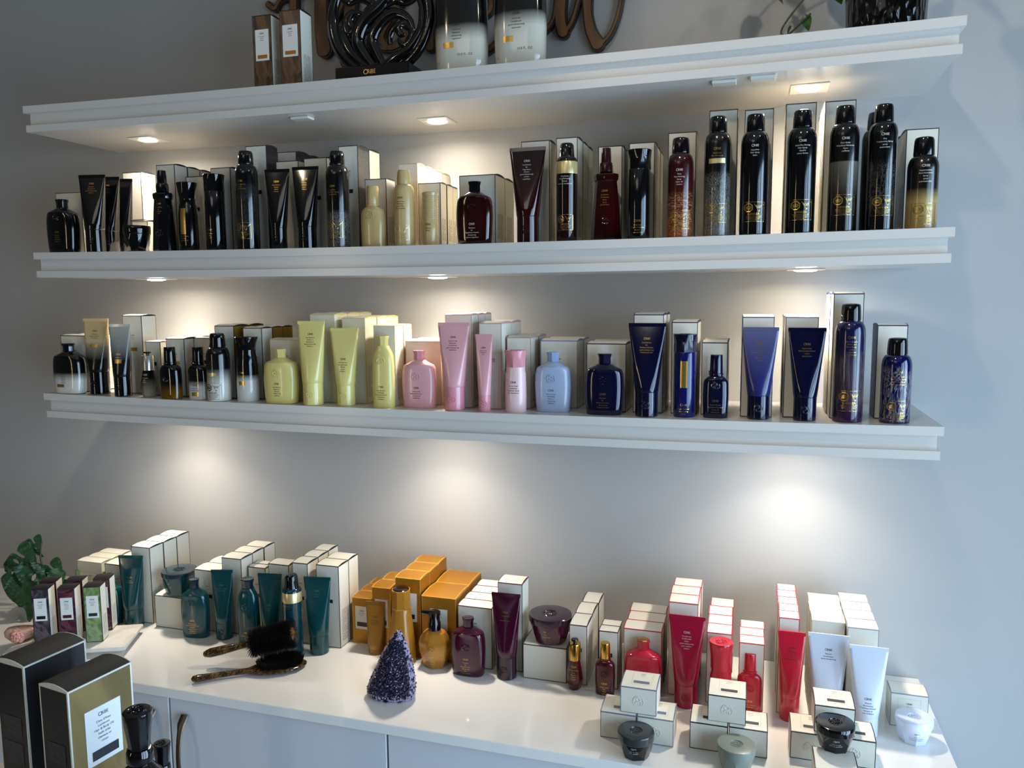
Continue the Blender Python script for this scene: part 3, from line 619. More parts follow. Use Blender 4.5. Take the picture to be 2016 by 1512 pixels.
    ('oil', 0.3354, -0.2491, 1.4437, 0, 0.049, 0.1115, {'body': 'amber', 'cap': 'black', 'tc': 'gold', 'tx': [], 'cz': 0.38}, 'black glass oil bottle glowing amber at its base', 'bottle', None),
    ('oil', 0.3978, -0.2378, 1.443, 0, 0.0465, 0.1122, {'body': 'bw2', 'cap': 'black', 'tc': 'dark', 'tx': ['Gold Lust', 'Transformative', 'Masque'], 'tz': 0.3, 'bar': (0.07, 0.14, 0.36)}, 'small bottle with black cap fading to white, right of the amber-based oil bottle', 'bottle', None),
    ('can', 0.4513, -0.2412, 1.4426, 0, 0.0485, 0.1435, {'body': 'bw3', 'cap': 'black', 'tc': 'dark', 'tx': ['Gold Lust', 'Dry', 'Shampoo'], 'tz': 0.58, 'capf': 0.8, 'gbar': (0.37, 0.42, 0.4), 'haz': 'dark'}, 'short aerosol can fading from black to ivory with dark warning marks', 'aerosol can', None),
    ('flare', 0.515, -0.2308, 1.4421, 0, 0.0468, 0.1355, {'body': 'bw4', 'cap': 'black', 'tc': 'gold', 'tx': ['Gold Lust', 'Mist'], 'tz': 0.47, 'capf': 0.8, 'waist': 0.82, 'bar': (0.26, 0.32, 0.3)}, 'flared-cap bottle fading from black to white, left of the yellow shampoo bottle', 'bottle', None),
    ('shampoo', 0.6011, -0.2375, 1.4417, 0, 0.0758, 0.1119, {'body': 'yellow', 'cap': 'yellow', 'tc': 'dark', 'tx': ['Hair Alchemy', 'Resilience', 'Shampoo', 'shampooing', 'résilience'], 'tz': 0.39, 'cz': 0.56}, 'squat yellow shampoo bottle on the bottom shelf', 'bottle', None),
    ('tube', 0.6778, -0.2425, 1.4413, 6, 0.0575, 0.1702, {'body': 'yellow', 'cap': 'yellow', 'tc': 'dark', 'tx': ['Hair Alchemy', 'Resilience', 'Conditioner', 'après-shampooing', 'résilience'], 'tz': 0.86, 'capf': 0.275, 'cw': 0.0411}, 'taller of the two yellow squeeze tubes', 'tube', None),
    ('tube', 0.7473, -0.233, 1.4411, 6, 0.0589, 0.1561, {'body': 'yellow', 'cap': 'yellow', 'tc': 'dark', 'tx': ['Hair Alchemy', 'Strengthening', 'Masque', 'masque', 'fortifiant'], 'tz': 0.62, 'capf': 0.27, 'cw': 0.0372}, 'shorter of the two yellow squeeze tubes', 'tube', None),
    ('slim', 0.835, -0.2397, 1.4409, 0, 0.0449, 0.142, {'body': 'yellow', 'cap': 'yellow', 'tc': 'dark', 'tx': ['Hair Alchemy', 'Fortifying', 'Treatment Serum', 'traitement', 'fortifiant'], 'tz': 0.31, 'cz': 0.66}, 'tall slim yellow bottle with faceted cap and moulded crest', 'bottle', None),
    ('shampoo', 0.905, -0.2233, 1.4408, 0, 0.0702, 0.1128, {'body': 'pink', 'cap': 'pinkcap', 'tc': 'dark', 'tx': ['Serene Scalp', 'Balancing Shampoo', 'shampooing', 'équilibrant'], 'tz': 0.38, 'cz': 0.55}, 'squat pink shampoo bottle on the bottom shelf', 'bottle', None),
    ('tube', 0.9835, -0.2352, 1.4408, 3, 0.0628, 0.1684, {'body': 'pink', 'cap': 'pinkcap', 'tc': 'dark', 'tx': ['Serene Scalp', 'Balancing', 'Conditioner', 'après-shampooing', 'équilibrant'], 'tz': 0.85, 'capf': 0.275, 'cw': 0.0401}, 'wide tall pink squeeze tube', 'tube', None),
    ('tube', 1.047, -0.2424, 1.4409, 0, 0.0337, 0.1468, {'body': 'pink', 'cap': 'pinkcap', 'tc': 'dark', 'tx': ['Serene Scalp', 'Exfoliating', 'Scrub'], 'tz': 0.84, 'capf': 0.22, 'ts': 0.8, 'cw': 0.0232}, 'narrow pink squeeze tube between the wide pink tube and the pink flared bottle', 'tube', None),
    ('flare', 1.1063, -0.2321, 1.441, 0, 0.0414, 0.1169, {'body': 'pinklight', 'cap': 'pinkcap', 'tc': 'dark', 'tx': ['Serene Scalp', 'Thickening', 'Treatment Spray', 'soin épaississant'], 'tz': 0.51, 'capf': 0.73, 'waist': 0.9}, 'small pale pink bottle with darker pink flared cap', 'bottle', None),
    ('shampoo', 1.1746, -0.2139, 1.4413, 0, 0.0687, 0.1125, {'body': 'lightblue', 'cap': 'lightbluecap', 'tc': 'grey', 'tx': ['Run-Through', 'Detangling', 'Shampoo', 'shampooing', 'démêlant'], 'tz': 0.39, 'cz': 0.56}, 'squat light blue shampoo bottle on the bottom shelf', 'bottle', None),
    ('shampoo', 1.2753, -0.2296, 1.4417, 0, 0.0712, 0.1118, {'body': 'navy', 'cap': 'navycap', 'tc': 'gold', 'tx': ['Shampoo', 'for', 'Brilliance & Shine', 'shampooing', 'brillance & éclat'], 'tz': 0.37, 'cz': 0.57}, 'squat navy blue shampoo bottle on the bottom shelf', 'bottle', None),
    ('tube', 1.353, -0.2348, 1.4422, 0, 0.0662, 0.1675, {'body': 'navy', 'cap': 'navycap', 'tc': 'gold', 'tx': ['Conditioner', 'for', 'Brilliance & Shine', 'après-shampooing', 'brillance & éclat'], 'tz': 0.85, 'capf': 0.27, 'cw': 0.0405}, 'navy squeeze tube beside the navy shampoo bottle', 'tube', None),
    ('flare', 1.4193, -0.2271, 1.4427, 0, 0.0407, 0.1481, {'body': 'royal', 'cap': 'navycap', 'tc': 'gold', 'tx': ['Royal Blowout', 'Heat Styling', 'Spray'], 'tz': 0.17, 'capf': 0.785, 'bar': (0.36, 0.68, 0.3), 'straight2': 1}, 'royal blue cylinder bottle with flared cap and upright gold bar', 'bottle', None),
    ('oil', 1.4737, -0.2288, 1.4431, 0, 0.0443, 0.1116, {'body': 'navy', 'cap': 'navycap', 'tc': 'gold', 'tx': ['Power Drops', 'Hydration Booster', 'sérum de', 'hydratation'], 'tz': 0.3, 'cz': 0.52}, 'small navy bottle with round cap and neck ring', 'bottle', None),
    ('tube', 1.5458, -0.2271, 1.4437, 0, 0.0615, 0.1594, {'body': 'periwinkle', 'cap': 'navycap', 'tc': 'gold', 'tx': ['Supershine', 'Light', 'Moisturizing Cream', 'crème', 'hydratante', 'légère'], 'tz': 0.84, 'capf': 0.265, 'cw': 0.037}, 'periwinkle blue squeeze tube with navy cap', 'tube', None),
    ('tube', 1.6219, -0.2295, 1.4445, 0, 0.061, 0.1582, {'body': 'navy', 'cap': 'navycap', 'tc': 'gold', 'tx': ['Supershine', 'Moisturizing Cream', 'crème', 'hydratante'], 'tz': 0.84, 'capf': 0.26, 'cw': 0.0374}, 'navy squeeze tube right of the periwinkle one', 'tube', None),
    ('can', 1.6895, -0.2281, 1.4453, 0, 0.0479, 0.1984, {'body': 'purplefade', 'cap': 'black', 'tc': 'gold', 'tx': ['Après Beach', 'Wave and', 'Shine Spray', 'spray', 'ondulation', 'et brillance'], 'tz': 0.73, 'capf': 0.86, 'haz': 'gold'}, 'tall purple-navy aerosol can with warning label, bottom shelf', 'aerosol can', None),
    ('can', 1.7629, -0.2266, 1.4462, 0, 0.047, 0.1413, {'body': 'navy', 'cap': 'black', 'tc': 'gold', 'tx': ['Soft Lacquer', 'Heat Styling Spray', 'fixatif coiffant', 'à haute tenue'], 'tz': 0.62, 'capf': 0.81, 'pat': 'feather', 'haz': 'gold'}, 'short navy aerosol can with silver feather shards, rightmost on the bottom shelf', 'aerosol can', None),
    ('shampoo', -0.0181, -0.185, 0.9, 0, 0.0601, 0.1042, {'body': 'green', 'cap': 'green', 'tc': 'dark', 'tx': [], 'cz': 0.57}, 'pale green bottle half hidden behind the perfume cartons', 'bottle', None),
    ('shampoo', 0.1019, -0.2174, 0.9, 0, 0.0673, 0.1158, {'body': 'teal', 'cap': 'tealcap', 'tc': 'gold', 'tx': [], 'cz': 0.57}, 'dark teal shampoo bottle half hidden behind the perfume cartons', 'bottle', None),
    ('tube', 0.1673, -0.2158, 0.9, 14, 0.0576, 0.1669, {'body': 'teal', 'cap': 'teal', 'tc': 'gold', 'tx': ['Priming', 'Conditioner'], 'tz': 0.72, 'capf': 0.26, 'cw': 0.0427}, 'leftmost dark teal squeeze tube on the counter', 'tube', None),
    ('shampoo', 0.3484, -0.2263, 0.9, 8, 0.0644, 0.1327, {'body': 'teal', 'cap': 'tealcap', 'tc': 'gold', 'tx': ['Priming Lotion', 'Leave-In Conditioning', 'Detangler', 'lotion de base', 'démêlante', 'sans rinçage'], 'tz': 0.33, 'cz': 0.62}, 'teal shampoo bottle with printed gold text in front of the stacked teal jar', 'bottle', None),
    ('tube', 0.4151, -0.2159, 0.9, 14, 0.049, 0.1568, {'body': 'teal', 'cap': 'teal', 'tc': 'teallight', 'tx': ['Moisture & Control', 'Conditioner'], 'tz': 0.8, 'capf': 0.25, 'cw': 0.0374}, 'teal squeeze tube between two teal bottles', 'tube', None),
    ('slim', 0.4901, -0.2288, 0.9, 8, 0.0484, 0.1489, {'body': 'teal', 'cap': 'tealcap', 'tc': 'gold', 'tx': ['Curl by Definition', 'Crème', 'crème', 'boucles'], 'tz': 0.22, 'cz': 0.6}, 'slim teal bottle standing behind the hairbrushes', 'bottle', None),
    ('tube', 0.542, -0.2215, 0.9, 10, 0.0537, 0.163, {'body': 'teal', 'cap': 'teal', 'tc': 'teallight', 'tx': ['Curl', 'Gelée'], 'tz': 0.6, 'capf': 0.25, 'cw': 0.0383}, 'teal squeeze tube behind the round brush, left of the gold-banded mousse can', 'tube', None),
    ('mousse', 0.6059, -0.2371, 0.9, 0, 0.0409, 0.1736, {'body': 'tealcan', 'cap': 'black', 'tc': 'gold', 'tx': ['Curl Shaping', 'Mousse'], 'tz': 0.68, 'capf': 0.83, 'haz': 'gold', 'hz': 0.3}, 'teal mousse can with black cap and gold neck band', 'aerosol can', None),
    ('tube', 0.6591, -0.2224, 0.9, 10, 0.059, 0.1669, {'body': 'teal', 'cap': 'teal', 'tc': 'teallight', 'tx': ['Moisture', 'Masque'], 'tz': 0.84, 'capf': 0.255, 'cw': 0.0402}, 'bright teal squeeze tube, rightmost of the teal products', 'tube', None),
    ('tube', 0.7782, -0.1886, 0.9, 10, 0.0427, 0.1128, {'body': 'goldmatte', 'cap': 'goldmatte', 'tc': 'dark', 'tx': ["Côte d'Azur", 'Nourishing', 'Hand Cream'], 'tz': 0.74, 'capf': 0.12, 'cw': 0.0354}, 'small matte gold hand cream tube', 'tube', None),
    ('tall', 0.8496, -0.2134, 0.9, 0, 0.0569, 0.1587, {'body': 'goldsatin', 'cap': 'goldsatin', 'tc': 'gold', 'tx': ["Côte d'Azur", 'Body Wash'], 'tz': 0.5}, 'tall gold bottle with faceted gold cap and black disc top', 'bottle', None),
    ('pump', 0.9231, -0.2131, 0.9, 0, 0.0686, 0.1175, {'body': 'goldsatin', 'cap': 'black', 'tc': 'palegold', 'tx': ["Côte d'Azur", 'Hand Wash', 'nettoyant'], 'tz': 0.26, 'cz': 0.42}, 'gold faceted pump bottle with black pump', 'pump bottle', None),
    ('shampoo', 1.0006, -0.2241, 0.9, 0, 0.0709, 0.1179, {'body': 'maroon', 'cap': 'marooncap', 'tc': 'gold', 'tx': ['Shampoo', 'for', 'Beautiful Color', 'shampooing', 'pour', 'couleur sublime'], 'tz': 0.33, 'cz': 0.52}, 'squat maroon shampoo bottle on the counter', 'bottle', None),
    ('tube', 1.0787, -0.2156, 0.9, 2, 0.0589, 0.1728, {'body': 'maroon', 'cap': 'marooncap', 'tc': 'gold', 'tx': ['Conditioner', 'for', 'Beautiful Color'], 'tz': 0.8, 'capf': 0.27, 'cw': 0.0406}, 'tall maroon squeeze tube on the counter', 'tube', None),
    ('serum', 1.22, -0.2247, 0.9, 0, 0.0305, 0.1004, {'body': 'wine', 'cap': 'goldmetal', 'tc': 'gold', 'tx': ['Power Drops', 'Color', 'Booster', 'sérum', 'couleur'], 'tz': 0.5}, 'small dark red serum bottle with gold collar and black button', 'bottle', None),
    ('oil', 1.2801, -0.2273, 0.9, 0, 0.038, 0.1009, {'body': 'wine', 'cap': 'goldmetal', 'tc': 'gold', 'tx': ['Bright Look', 'Oil', 'huile', 'sublime'], 'tz': 0.26, 'cz': 0.42}, 'small dark red oil bottle with tall gold cap', 'bottle', None),
    ('shampoo', 1.3508, -0.2167, 0.9, 0, 0.0709, 0.1111, {'body': 'red', 'cap': 'red', 'tc': 'gold', 'tx': [], 'cz': 0.55, 'captop': 'gold'}, 'red shampoo bottle with gold-topped cap behind the grey-edged stack', 'bottle', None),
    ('tube', 1.4319, -0.226, 0.9, 0, 0.0655, 0.1712, {'body': 'crimson', 'cap': 'crimson', 'tc': 'silver', 'tx': ['Conditioner', 'for Beautiful', 'Color', 'après-shampooing', 'pour couleur', 'sublime'], 'tz': 0.84, 'capf': 0.26, 'cw': 0.0424}, 'wider crimson squeeze tube, left of the red bottles', 'tube', None),
    ('flare', 1.4938, -0.238, 0.9, 0, 0.0411, 0.1353, {'body': 'redbright', 'cap': 'redbright', 'tc': 'gold', 'tx': [], 'capf': 0.62, 'waist': 0.86}, 'red bottle with broad oval flared cap behind the middle stack', 'bottle', None),
    ('oil', 1.5451, -0.2122, 0.9, 0, 0.0447, 0.109, {'body': 'redbright', 'cap': 'redbright', 'tc': 'gold', 'tx': ['Invisible Defense', 'Universal', 'Spray'], 'tz': 0.22, 'cz': 0.42}, 'red bottle with plain round red cap and moulded crest', 'bottle', None),
    ('tube', 1.6142, -0.2251, 0.9, 0, 0.0464, 0.1625, {'body': 'redbright', 'cap': 'redbright', 'tc': 'dark', 'tx': ['Bright Blonde', 'Conditioner', 'for', 'Beautiful Color'], 'tz': 0.84, 'capf': 0.275, 'cw': 0.0335}, 'slimmer bright red squeeze tube, right of the red bottles', 'tube', None),
    ('tube', 1.6758, -0.2198, 0.9, 0, 0.0674, 0.163, {'body': 'silverwhite', 'cap': 'silverwhite', 'tc': 'dark', 'tx': ['Silverati', 'Conditioner', 'après-shampooing'], 'tz': 0.85, 'capf': 0.1, 'cw': 0.0436}, 'pearly white squeeze tube with writing near the top', 'tube', None),
    ('tube', 1.7388, -0.2404, 0.9, 0, 0.0615, 0.1576, {'body': 'silverwhite', 'cap': 'silverwhite', 'tc': 'dark', 'tx': ['Silverati', 'Illuminating', 'Treatment Masque', 'masque de', 'soin brillance'], 'tz': 0.46, 'capf': 0.24, 'cw': 0.0392}, 'pearly white squeeze tube with writing low down, rightmost tube', 'tube', None),
    ('jar', 1.3649, -0.4151, 0.9, 0, 0.0604, 0.043, {'body': 'black', 'cap': 'charcoal', 'tc': 'silver', 'tx': ['Fiber Groom', 'pâte malléable'], 'h': 0.043}, 'black pomade jar in front of the grey-edged carton stack', 'jar', None),
    ('jar', 1.5249, -0.4101, 0.9, 0, 0.0605, 0.043, {'body': 'greygreen', 'cap': 'greygreen', 'tc': 'silver', 'tx': [], 'h': 0.043}, 'translucent grey-green pomade jar in front of the middle carton stack', 'jar', None),
    ('jar', 1.8143, -0.2402, 0.9, 0, 0.0599, 0.043, {'body': 'white', 'cap': 'white', 'tc': 'dark', 'tx': ['Silverati', 'Illuminating Pomade', 'pommade brillance'], 'h': 0.043}, 'white pomade jar at the right end of the counter', 'jar', None),
    ('jar', 1.6732, -0.3858, 0.9472, 0, 0.0591, 0.043, {'body': 'black', 'cap': 'black', 'tc': 'silver', 'tx': ['Matte Waves', 'pâte de modelage'], 'h': 0.043}, 'black pomade jar sitting on a small black-edged carton', 'jar', None),
    ('jar', 0.2756, -0.1867, 0.9793, 0, 0.0793, 0.055, {'body': 'teal', 'cap': 'tealcap', 'tc': 'gold', 'tx': ['Moisture', 'Masque'], 'lidf': 0.2, 'h': 0.055}, 'dark teal masque jar on a squat white carton', 'jar', None),
    ('jar', 1.1616, -0.1856, 0.9744, 0, 0.0863, 0.055, {'body': 'maroon', 'cap': 'marooncap', 'tc': 'gold', 'tx': ['Masque', 'for', 'Beautiful Color'], 'lidf': 0.25, 'h': 0.055}, 'maroon masque jar on a squat white carton', 'jar', None),
    ('litre', 0.9966, -0.205, 2.0701, 0, 0.1001, 0.27, {'h': 0.27, 'body': 'ivoryfade', 'cap': 'black', 'tc': 'dark', 'tx': ['Gold Lust', 'Shampoo', 'shampooing', 'réparateur'], 'tz': 0.33, 'oz': 1}, 'large black-to-ivory litre bottle, nearer the black ornament', 'bottle', None),
    ('litre', 1.1113, -0.205, 2.0704, 0, 0.0966, 0.27, {'h': 0.27, 'body': 'ivoryfade2', 'cap': 'black', 'tc': 'dark', 'tx': ['Gold Lust', 'Conditioner', 'après-shampooing', 'réparateur'], 'tz': 0.36, 'oz': 1}, 'large black-to-ivory litre bottle, right one of the two', 'bottle', None),
]
CARTONS = [
    (-0.0057, -0.19, 1.7612, 0, 0.0735, 0.0488, 0.1382, 1, 0.0012, 'black', 'white carton with thin black edges', 'the leftmost black shampoo bottle on the middle shelf', {}),
    (0.1088, -0.12, 1.7591, 0, 0.075, 0.0538, 0.0785, 1, 0.0012, 'black', 'low white carton lying under an upright one', 'the black jar on the middle shelf', {}),
    (0.1198, -0.118, 1.8402, 0, 0.0513, 0.047, 0.1089, 1, 0.0012, 'black', 'brightly lit white carton standing on another carton', 'the three black tubes on the middle shelf', {}),
    (0.2808, -0.195, 1.7583, 0, 0.0473, 0.0404, 0.188, 3, 0.0012, 'black', 'white carton with thin black edges', 'the black atomiser on the middle shelf', {'lt': ['Foundation']}),
    (0.3368, -0.17, 1.7576, 0, 0.0457, 0.011, 0.1645, 1, 0.0012, 'black', 'narrower white carton with thin black edges', 'the short flared black bottle on the middle shelf', {'lt': ['Shine']}),
    (0.4235, -0.2, 1.7571, 0, 0.0488, 0.0448, 0.1746, 2, 0.0012, 'black', 'white carton with thin black edges', 'the taller flared black bottle on the middle shelf', {}),
    (0.5085, -0.195, 1.7566, 0, 0.0498, 0.0401, 0.2161, 1, 0.0012, 'blackpat', 'tall white carton with black patterned side', 'the feather-patterned can on the middle shelf', {'lt': ['Dry', 'Texturizing', 'Spray']}),
    (0.5424, -0.13, 1.7563, 0, 0.046, 0.0538, 0.2129, 2, 0.0012, 'blackpat', 'white carton with patterned black sides', 'the two black tubes right of the feathered can', {}),
    (0.5768, -0.19, 1.7562, 0, 0.0525, 0.0488, 0.1825, 1, 0.0012, 'black', 'square-topped white carton with thin black edges', 'the black tube right of the feathered can on the middle shelf', {}),
    (0.6487, -0.2, 1.7559, 0, 0.0521, 0.0488, 0.1835, 1, 0.0012, 'black', 'white carton with a black bar', 'the second black tube of the pair on the middle shelf', {'lt': ['Crème']}),
    (0.7226, -0.19, 1.7557, 0, 0.0431, 0.0482, 0.2053, 2, 0.0012, 'speckpat', 'tall white carton with grey speckled side', 'the speckled-base can on the middle shelf', {'lt': ['Superfine', 'Strong']}),
    (0.7822, -0.195, 1.7556, 0, 0.0467, 0.0416, 0.1367, 1, 0.0012, 'dark_pink', 'white carton with pinkish printed side', 'the cream capped bottle on the middle shelf', {}),
    (0.8515, -0.185, 1.7555, 0, 0.0403, 0.0443, 0.1644, 4, 0.0012, 'paleedge', 'cream-edged white carton with printed side', 'the cream aerosol can on the middle shelf', {}),
    (0.9019, -0.205, 1.7555, 0, 0.0466, 0.0314, 0.122, 3, 0.0012, 'black', 'low white carton with fine print on its side', 'the small cream cylinder on the middle shelf', {}),
    (0.9875, -0.205, 1.7556, 0, 0.0725, 0.0612, 0.1322, 2, 0.0012, 'darkrededge', 'wide white carton with thin dark edges', 'the dark red shampoo bottle on the middle shelf', {}),
    (1.1085, -0.195, 1.7559, 0, 0.0549, 0.0488, 0.1899, 1, 0.0012, 'darkrededge', 'tall white carton with dark red edges', 'the dark red conditioner tube on the middle shelf', {'lt': ['Conditioner']}),
    (1.176, -0.195, 1.7561, 0, 0.0403, 0.0488, 0.192, 3, 0.0012, 'darkrededge', 'slim white carton with dark red edges and printed side', 'the gold-banded mousse can on the middle shelf', {}),
    (1.2551, -0.195, 1.7565, 0, 0.0437, 0.0438, 0.1714, 2, 0.0012, 'darkrededge', 'white carton with dark red edges', 'the dark red atomiser on the middle shelf', {}),
    (1.3101, -0.185, 1.7568, 0, 0.0458, 0.0488, 0.1758, 3, 0.0012, 'black', 'plain white carton with thin black edges', 'the slim black flared bottle on the middle shelf', {}),
    (1.3804, -0.19, 1.7573, 0, 0.0488, 0.0538, 0.1879, 1, 0.0012, 'darkrededge', 'white carton framed in dark red', 'the short dark red aerosol can on the middle shelf', {}),
    (1.4509, -0.19, 1.7578, 0, 0.0481, 0.0538, 0.2209, 1, 0.0012, 'black', 'tall white carton framed in black', 'the hair-strand can with gold bar on the middle shelf', {}),
    (1.5107, -0.19, 1.7584, 0, 0.0478, 0.0538, 0.217, 2, 0.0012, 'black', 'tall white carton framed in black with a lit right side', 'the plain black can on the middle shelf', {}),
    (1.5779, -0.19, 1.759, 0, 0.0489, 0.0538, 0.2216, 1, 0.0012, 'black', 'tall white carton framed in black', 'the can left of the smoky-panel can on the middle shelf', {}),
    (1.6402, -0.19, 1.7597, 0, 0.0485, 0.0538, 0.2205, 3, 0.0012, 'black', 'tallest white carton framed in black', 'the smoky-panel can on the middle shelf', {}),
    (1.7668, -0.19, 1.7612, 0, 0.0484, 0.0538, 0.1651, 2, 0.0012, 'black', 'white carton framed in black with visible left side', 'the gold-fading can on the middle shelf', {}),
    (0.0128, -0.2209, 1.4467, 0, 0.078, 0.0438, 0.1283, 2, 0.0012, 'black', 'white carton with thin black edges', 'the black-to-white shampoo bottle on the bottom shelf', {'lt': ['Gold']}),
    (0.055, -0.15, 1.4456, 0, 0.032, 0.0192, 0.1298, 1, 0.0012, 'goldside', 'white carton with glowing gold side', 'the cream-gold topped tube on the bottom shelf', {}),
    (0.1719, -0.2022, 1.4447, 0, 0.0526, 0.0449, 0.1753, 1, 0.0012, 'black', 'tall white carton with thin black edges', 'the silver-grey topped tube on the bottom shelf', {'lt': ['Gold Lust', 'Serum'], 'cb': 'goldbar'}),
    (0.244, -0.2159, 1.4441, 0, 0.0393, 0.0205, 0.119, 2, 0.0012, 'black', 'small white carton with thin black edges', 'the smoky serum bottle on the bottom shelf', {'lt': ['Power', 'Drops']}),
    (0.2993, -0.2165, 1.4436, 0, 0.0478, 0.0488, 0.1269, 2, 0.0012, 'black', 'small white carton with printed side', 'the amber-based oil bottle on the bottom shelf', {'lt': ['Gold Lust', 'Oil'], 'cb': 'goldbar'}),
    (0.3471, -0.185, 1.4429, 0, 0.0463, 0.0438, 0.1274, 2, 0.0012, 'black', 'small white carton with thin black edges', 'the small black-and-white capped bottle on the bottom shelf', {'lt': ['Gold Lust']}),
    (0.4227, -0.2107, 1.4425, 0, 0.0484, 0.0538, 0.1562, 2, 0.0012, 'goldside', 'white carton with dark gold side', 'the short black-to-ivory can on the bottom shelf', {'lt': ['Gold Lust', 'Dry']}),
    (0.4879, -0.2024, 1.442, 0, 0.0463, 0.0392, 0.1523, 3, 0.0012, 'goldrear', 'white carton of a gold-sided row', 'the black-to-white flared bottle on the bottom shelf', {'lt': ['Gold', 'Lust']}),
    (0.5562, -0.2069, 1.4416, 0, 0.0754, 0.0488, 0.1287, 1, 0.0012, 'paleyellow', 'low pale yellow-edged carton', 'the yellow shampoo bottle on the bottom shelf', {'lt': ['Hair', 'Alchemy']}),
    (0.6555, -0.2088, 1.4412, 0, 0.0564, 0.0549, 0.1817, 3, 0.0012, 'paleyellow', 'tall cream carton with pale yellow edges', 'the taller yellow tube on the bottom shelf', {'lt': ['Hair', 'Alchemy'], 'cb': 'yellowbar'}),
    (0.7278, -0.2061, 1.441, 0, 0.0517, 0.053, 0.1746, 3, 0.0012, 'paleyellow', 'cream carton with pale yellow edges', 'the shorter yellow tube on the bottom shelf', {'lt': ['Hair', 'Alchemy'], 'cb': 'yellowbar'}),
    (0.8072, -0.2235, 1.4409, 0, 0.0465, 0.0394, 0.1602, 2, 0.0012, 'paleyellow', 'slim cream carton with printed side', 'the slim yellow bottle on the bottom shelf', {}),
    (0.8595, -0.1867, 1.4408, 0, 0.0763, 0.0508, 0.1283, 2, 0.0012, 'pinkface', 'low cream carton with pale pink side', 'the pink shampoo bottle on the bottom shelf', {'lt': ['Serene']}),
    (0.9548, -0.2075, 1.4408, 0, 0.0549, 0.0409, 0.1823, 3, 0.0012, 'palepink', 'tall cream carton with pale pink edges', 'the wide pink tube on the bottom shelf', {}),
    (1.0276, -0.2143, 1.4409, 0, 0.0452, 0.0688, 0.1658, 2, 0.0012, 'palepink', 'slim cream carton with fine print', 'the narrow pink tube on the bottom shelf', {'lt': ['Serene', 'Scalp']}),
    (1.0772, -0.1929, 1.4411, 0, 0.0481, 0.0581, 0.1376, 2, 0.0012, 'palepink', 'low cream carton with pink edges', 'the small pale pink bottle on the bottom shelf', {'lt': ['Serene']}),
    (1.1388, -0.1715, 1.4413, 0, 0.0735, 0.0563, 0.1308, 2, 0.0012, 'blueedge', 'wide white blue-edged carton', 'the light blue shampoo bottle on the bottom shelf', {'lt': ['Run', 'Through']}),
    (1.2361, -0.2008, 1.4418, 0, 0.0744, 0.0588, 0.1273, 2, 0.0012, 'navy', 'wide white carton with navy edges', 'the navy shampoo bottle on the bottom shelf', {}),
    (1.3237, -0.1992, 1.4422, 0, 0.0545, 0.0538, 0.181, 2, 0.0012, 'navy', 'tall white carton with navy edges', 'the navy tube beside the navy shampoo bottle', {}),
    (1.3927, -0.1972, 1.4427, 0, 0.046, 0.0538, 0.1668, 2, 0.0012, 'navy', 'slim navy-edged white carton', 'the royal blue cylinder bottle on the bottom shelf', {}),
    (1.4466, -0.2003, 1.4431, 0, 0.0451, 0.0588, 0.1302, 2, 0.0012, 'navy', 'short white carton with navy edges', 'the small navy capped bottle on the bottom shelf', {'lt': ['Power']}),
    (1.5157, -0.2111, 1.4437, 0, 0.0534, 0.0538, 0.1755, 2, 0.0012, 'navy2', 'white carton with faint navy edges', 'the periwinkle tube on the bottom shelf', {}),
    (1.5875, -0.2069, 1.4445, 0, 0.0537, 0.0538, 0.1748, 2, 0.0012, 'navy', 'white carton with navy edges', 'the navy tube right of the periwinkle one', {}),
    (1.6639, -0.206, 1.4453, 0, 0.0479, 0.0488, 0.2137, 3, 0.0012, 'navy', 'tall white carton with printed left side', 'the tall purple-navy can on the bottom shelf', {}),
    (1.7359, -0.1939, 1.4461, 0, 0.0471, 0.0538, 0.1593, 1, 0.0012, 'navyside', 'white carton with navy left side', 'the short feathered navy can on the bottom shelf', {}),
    (-0.0171, -0.19, 0.9, 0, 0.0717, 0.0323, 0.1284, 3, 0.0012, 'greenedge', 'cream carton with pale green edges', 'the pale green bottle on the counter', {'lt': ['Imperial', 'Blowout']}),
    (0.0651, -0.19, 0.9, 0, 0.064, 0.0488, 0.1285, 2, 0.0012, 'black', 'short white carton with black edges', 'the leftmost teal tube on the counter', {'lt': ['Priming']}),
    (0.1552, -0.1998, 0.9, 0, 0.0519, 0.0442, 0.1821, 3, 0.0012, 'teal', 'tall white carton with teal-black edges', 'and right of the leftmost teal tube', {}),
    (0.3259, -0.1972, 0.9, 0, 0.0656, 0.0488, 0.1424, 2, 0.0012, 'teal', 'white carton with teal-black edges', 'the teal shampoo bottle with gold text on the counter', {'lt': ['Priming', 'Lotion']}),
    (0.3985, -0.1933, 0.9, 0, 0.0508, 0.0428, 0.1754, 3, 0.0012, 'teal', 'tall white carton with teal-black edges', 'the teal tube between two teal bottles on the counter', {}),
    (0.4537, -0.175, 0.9, 0, 0.0451, 0.0223, 0.1531, 2, 0.0012, 'teal', 'short white carton with teal-black edges', 'the slim teal bottle on the counter', {'lt': ['Curl']}),
    (0.5142, -0.185, 0.9, 0, 0.0517, 0.0388, 0.1694, 1, 0.0012, 'teal', 'mid-height white carton', 'the teal tube behind the round brush on the counter', {}),
    (0.5817, -0.195, 0.9, 0, 0.0378, 0.0446, 0.1814, 3, 0.0012, 'teal', 'narrow white carton with teal-black edges', 'the gold-banded mousse can on the counter', {'lt': ['Curl']}),
    (0.6412, -0.1957, 0.9, 0, 0.0542, 0.0441, 0.1827, 2, 0.0012, 'teal', 'large white carton with printed side', 'the bright teal tube on the counter', {'lt': ['Moisture']}),
    (0.7066, -0.1603, 0.9, 0, 0.0468, 0.0418, 0.1031, 3, 0.0012, 'gold', 'short matte gold carton', 'the gold hand cream tube on the counter', {'lt': ["Côte d'Azur", 'Huile'], 'cb': 'black', 'lab': 'solid'}),
